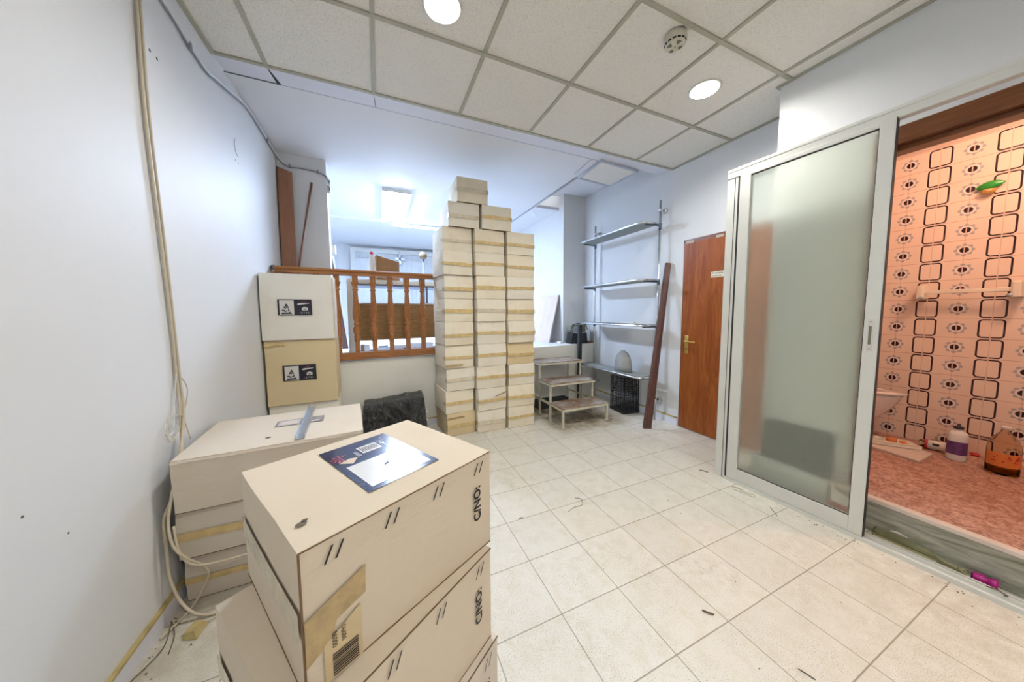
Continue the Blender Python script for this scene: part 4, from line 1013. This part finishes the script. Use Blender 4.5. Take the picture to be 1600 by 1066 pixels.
for i in range(12): m.face([2*i, 2*i+2, 2*i+3, 2*i+1], 0, True)
R = random.Random(4)
for i in range(16):
    a = PI+.2+R.uniform(-1, 1); z = R.uniform(.09, .135); r = R.uniform(.004, .008)
    m.quad([(.0785*math.cos(a+r*12*math.cos(k)*.9), .0785*math.sin(a+r*12*math.cos(k)*.9), z+r*math.sin(k)) for k in (0, 1.2, 2.5, 3.8, 5.0)], 1)
build(m, 'label_band', ['orange', 'red'], t)
setp(build(MB().lathe([(.001, 0), (.02, 0), (.02, .016), (.001, .018)], (3.86, .60, .2005), 14), 'plastic_button', 'red'), 'small red plastic button at the foot of the bathroom tile wall', 'button')

# things in the trough of the door track
t = thing('wine_bottle', 'clear yellowish glass bottle lying in the trough before the marble step', 'bottle', (2.445, .655, .032), 0, None, (PI/2, 0, math.radians(-2)))
build(MB().lathe([(.001, .01), (.02, 0), (.030, .006), (.0305, .02), (.0305, .165), (.026, .19), (.014, .215), (.0115, .23), (.0115, .275), (.014, .277), (.014, .287), (.001, .287)], n=22), 'bottle_body', 'wine_glass', t)
setp(build(MB().tube([(2.462, .60, .066), (2.470, .58, .067), (2.466, .545, .066)], [.004, .007, .003], 8), 'plastic_scrap', 'rim'), 'small crumpled pink and white scrap lying on the glass bottle', 'scrap')
t = thing('plastic_plug', 'magenta plastic plug lying in the door trough at the right', 'plug', (2.455, .355, .024), 0, None, (PI/2, 0, .1))
build(MB().lathe([(.018, .0), (.022, .004), (.022, .03), (.015, .034), (.015, .04), (.022, .044), (.022, .062), (.001, .064)], n=18), 'plug_body', 'magenta', t)
build(MB().lathe([(.012, -.003), (.018, 0), (.001, .002)], n=14), 'opening', 'dark', t)

# things seen blurred through the frosted pane
setp(build(MB().hexa([(2.49, .86, .2015), (2.535, .86, .2015), (2.535, 1.22, .2015), (2.49, 1.22, .2015), (2.53, .86, .48), (2.547, .86, .48), (2.547, 1.22, .48), (2.53, 1.22, .48)]), 'grey_panel', 'dark_grey'), 'dark grey panel leaning on the wall behind the frosted glass', 'panel')
t = thing('crumpled_packet', 'white and red crumpled packet behind the lower corner of the frosted glass', 'packet', (2.42, .775, .002))
build(MB().hexa([(-.02, -.06, 0), (.03, -.06, 0), (.03, .05, 0), (-.02, .05, 0), (-.015, -.05, .17), (.01, -.055, .15), (.015, .05, .19), (-.01, .045, .20)]), 'packet_body', 'white_plastic', t, bevel=.01)
build(MB().box((-.024, -.062, .06), (-.018, .052, .12)), 'red_band', 'red', t)

# ------------------------------------------------------------------ litter on the floor
def litter(name, pts, r, m, lab, cat='debris', grp=None): return setp(build(MB().tube(smoothpath(pts, 5), r, 6), name, m), lab, cat, grp)
litter('lint', [(1.188, .755, .004), (1.20, .735, .006), (1.215, .722, .004)], [.001]+[.0032]*9+[.001], 'dust', 'dark lint speck on the floor tiles left of the sliding door track')
litter('hair', [(.74+.42, 1.60, .002), (1.19, 1.57, .002), (1.16, 1.52, .002), (1.10, 1.52, .002), (1.04, 1.50, .002)], .0013, 'dust', 'dark curled thread on the floor tiles beside the foreground pile')
litter('plastic_wrap', [(2.245, 1.262, .004), (2.275, 1.22, .006), (2.255, 1.18, .004), (2.275, 1.14, .006), (2.25, 1.125, .004), (2.235, 1.18, .005), (2.225, 1.24, .004)], .0035, 'foil', 'twisted clear plastic wrap by the foot of the sliding door')
litter('twig', [(2.225, 1.02, .003), (2.175, .965, .003), (2.165, .955, .003)], .0020, 'dust', 'thin dark twig on the floor before the sliding door')
litter('lint', [(2.255, 1.50, .003), (2.27, 1.475, .006), (2.285, 1.45, .003)], .003, 'dust', 'small grey dust tuft at the left foot of the sliding door')
litter('lint', [(.735, 1.565, .003), (.745, 1.562, .006), (.757, 1.562, .003)], .0028, 'dust', 'grey dust speck on a tile joint right of the foreground pile')
litter('lint', [(1.292, .485, .002), (1.297, .468, .003), (1.305, .445, .002)], .0018, 'dust', 'dark dust streak on the tiles near the bottom edge of the photo')
litter('clip', [(2.395, .31, .034), (2.392, .285, .040), (2.39, .262, .034), (2.38, .268, .034)], .003, 'dust', 'small dark clip lying on the aluminium track at the right', 'clip')
R = random.Random(9); cr = MB()
for i in range(110):
    if i < 60: y = R.uniform(.1, 1.35); x = 2.30+.04*(1.4-y)-abs(R.gauss(0, .035))-.01
    elif i < 85: x = LX+.02+abs(R.gauss(0, .05)); y = R.uniform(1.2, 1.6)
    else: x = R.uniform(.6, 2.3); y = R.uniform(.5, 2.6)
    r = R.uniform(.0012, .0038); cr.lathe([(r, 0), (r*.7, r*.6), (.0003, r*.8)], (x, y, .0003), 5)
setp(build(cr, 'crumbs', 'dust'), 'scattered dark crumbs along the sliding door track and the left wall', 'crumbs', kind='stuff')
setp(build(MB().hexa([(-.735, 1.47, .001), (-.68, 1.45, .001), (-.67, 1.52, .001), (-.71, 1.53, .001), (-.73, 1.475, .02), (-.69, 1.46, .035), (-.68, 1.51, .02), (-.71, 1.52, .03)]), 'wood_scrap', 'yellow_glue', bevel=.003), 'small tan scrap block on the floor under the cables', 'scrap')

# ------------------------------------------------------------------ lights and camera
t = thing('wall_lamp', 'warm bulb on the bathroom ceiling, hidden above the doorway', 'lamp', (3.05, .15, 2.60))
build(MB().lathe([(.001, -.10), (.03, -.095), (.045, -.07), (.045, -.05), (.02, -.02), (.02, 0), (.001, 0)], n=16), 'bulb', 'bathlamp', t)
w = bpy.data.worlds.new('world'); scn.world = w; w.use_nodes = True
bg = w.node_tree.nodes['Background']; bg.inputs[0].default_value = (.95, .97, 1.0, 1); bg.inputs[1].default_value = .5

cam = bpy.data.cameras.new('camera'); co = bpy.data.objects.new('camera', cam); COL.objects.link(co)
F, YAW, PIT, ROL, CX, CY = 471.98, .4061, -.0747, -.0068, 794.71, 523.34
fw = Vector((math.sin(YAW)*math.cos(PIT), math.cos(YAW)*math.cos(PIT), math.sin(PIT)))
r = Vector((math.cos(YAW), -math.sin(YAW), 0)); u = r.cross(fw)
r2 = r*math.cos(ROL)+u*math.sin(ROL); u2 = u*math.cos(ROL)-r*math.sin(ROL)
co.matrix_world = Matrix(((r2.x, u2.x, -fw.x, 0), (r2.y, u2.y, -fw.y, 0), (r2.z, u2.z, -fw.z, 1.24), (0, 0, 0, 1)))
cam.sensor_width = 36; cam.lens = F/1600*36; cam.shift_x = (800-CX)/1600; cam.shift_y = (CY-533)/1600; cam.clip_start = .02
scn.camera = co
vs = scn.view_settings; vs.view_transform = 'Standard'; vs.look = 'None'; vs.gamma = 1; vs.use_curve_mapping = False; vs.exposure = 1.17
scn.cycles.max_bounces = 7; scn.cycles.diffuse_bounces = 3; scn.cycles.glossy_bounces = 3; scn.cycles.transmission_bounces = 6
scn.cycles.use_adaptive_sampling = True; scn.cycles.adaptive_threshold = .05; scn.cycles.sample_clamp_indirect = 6
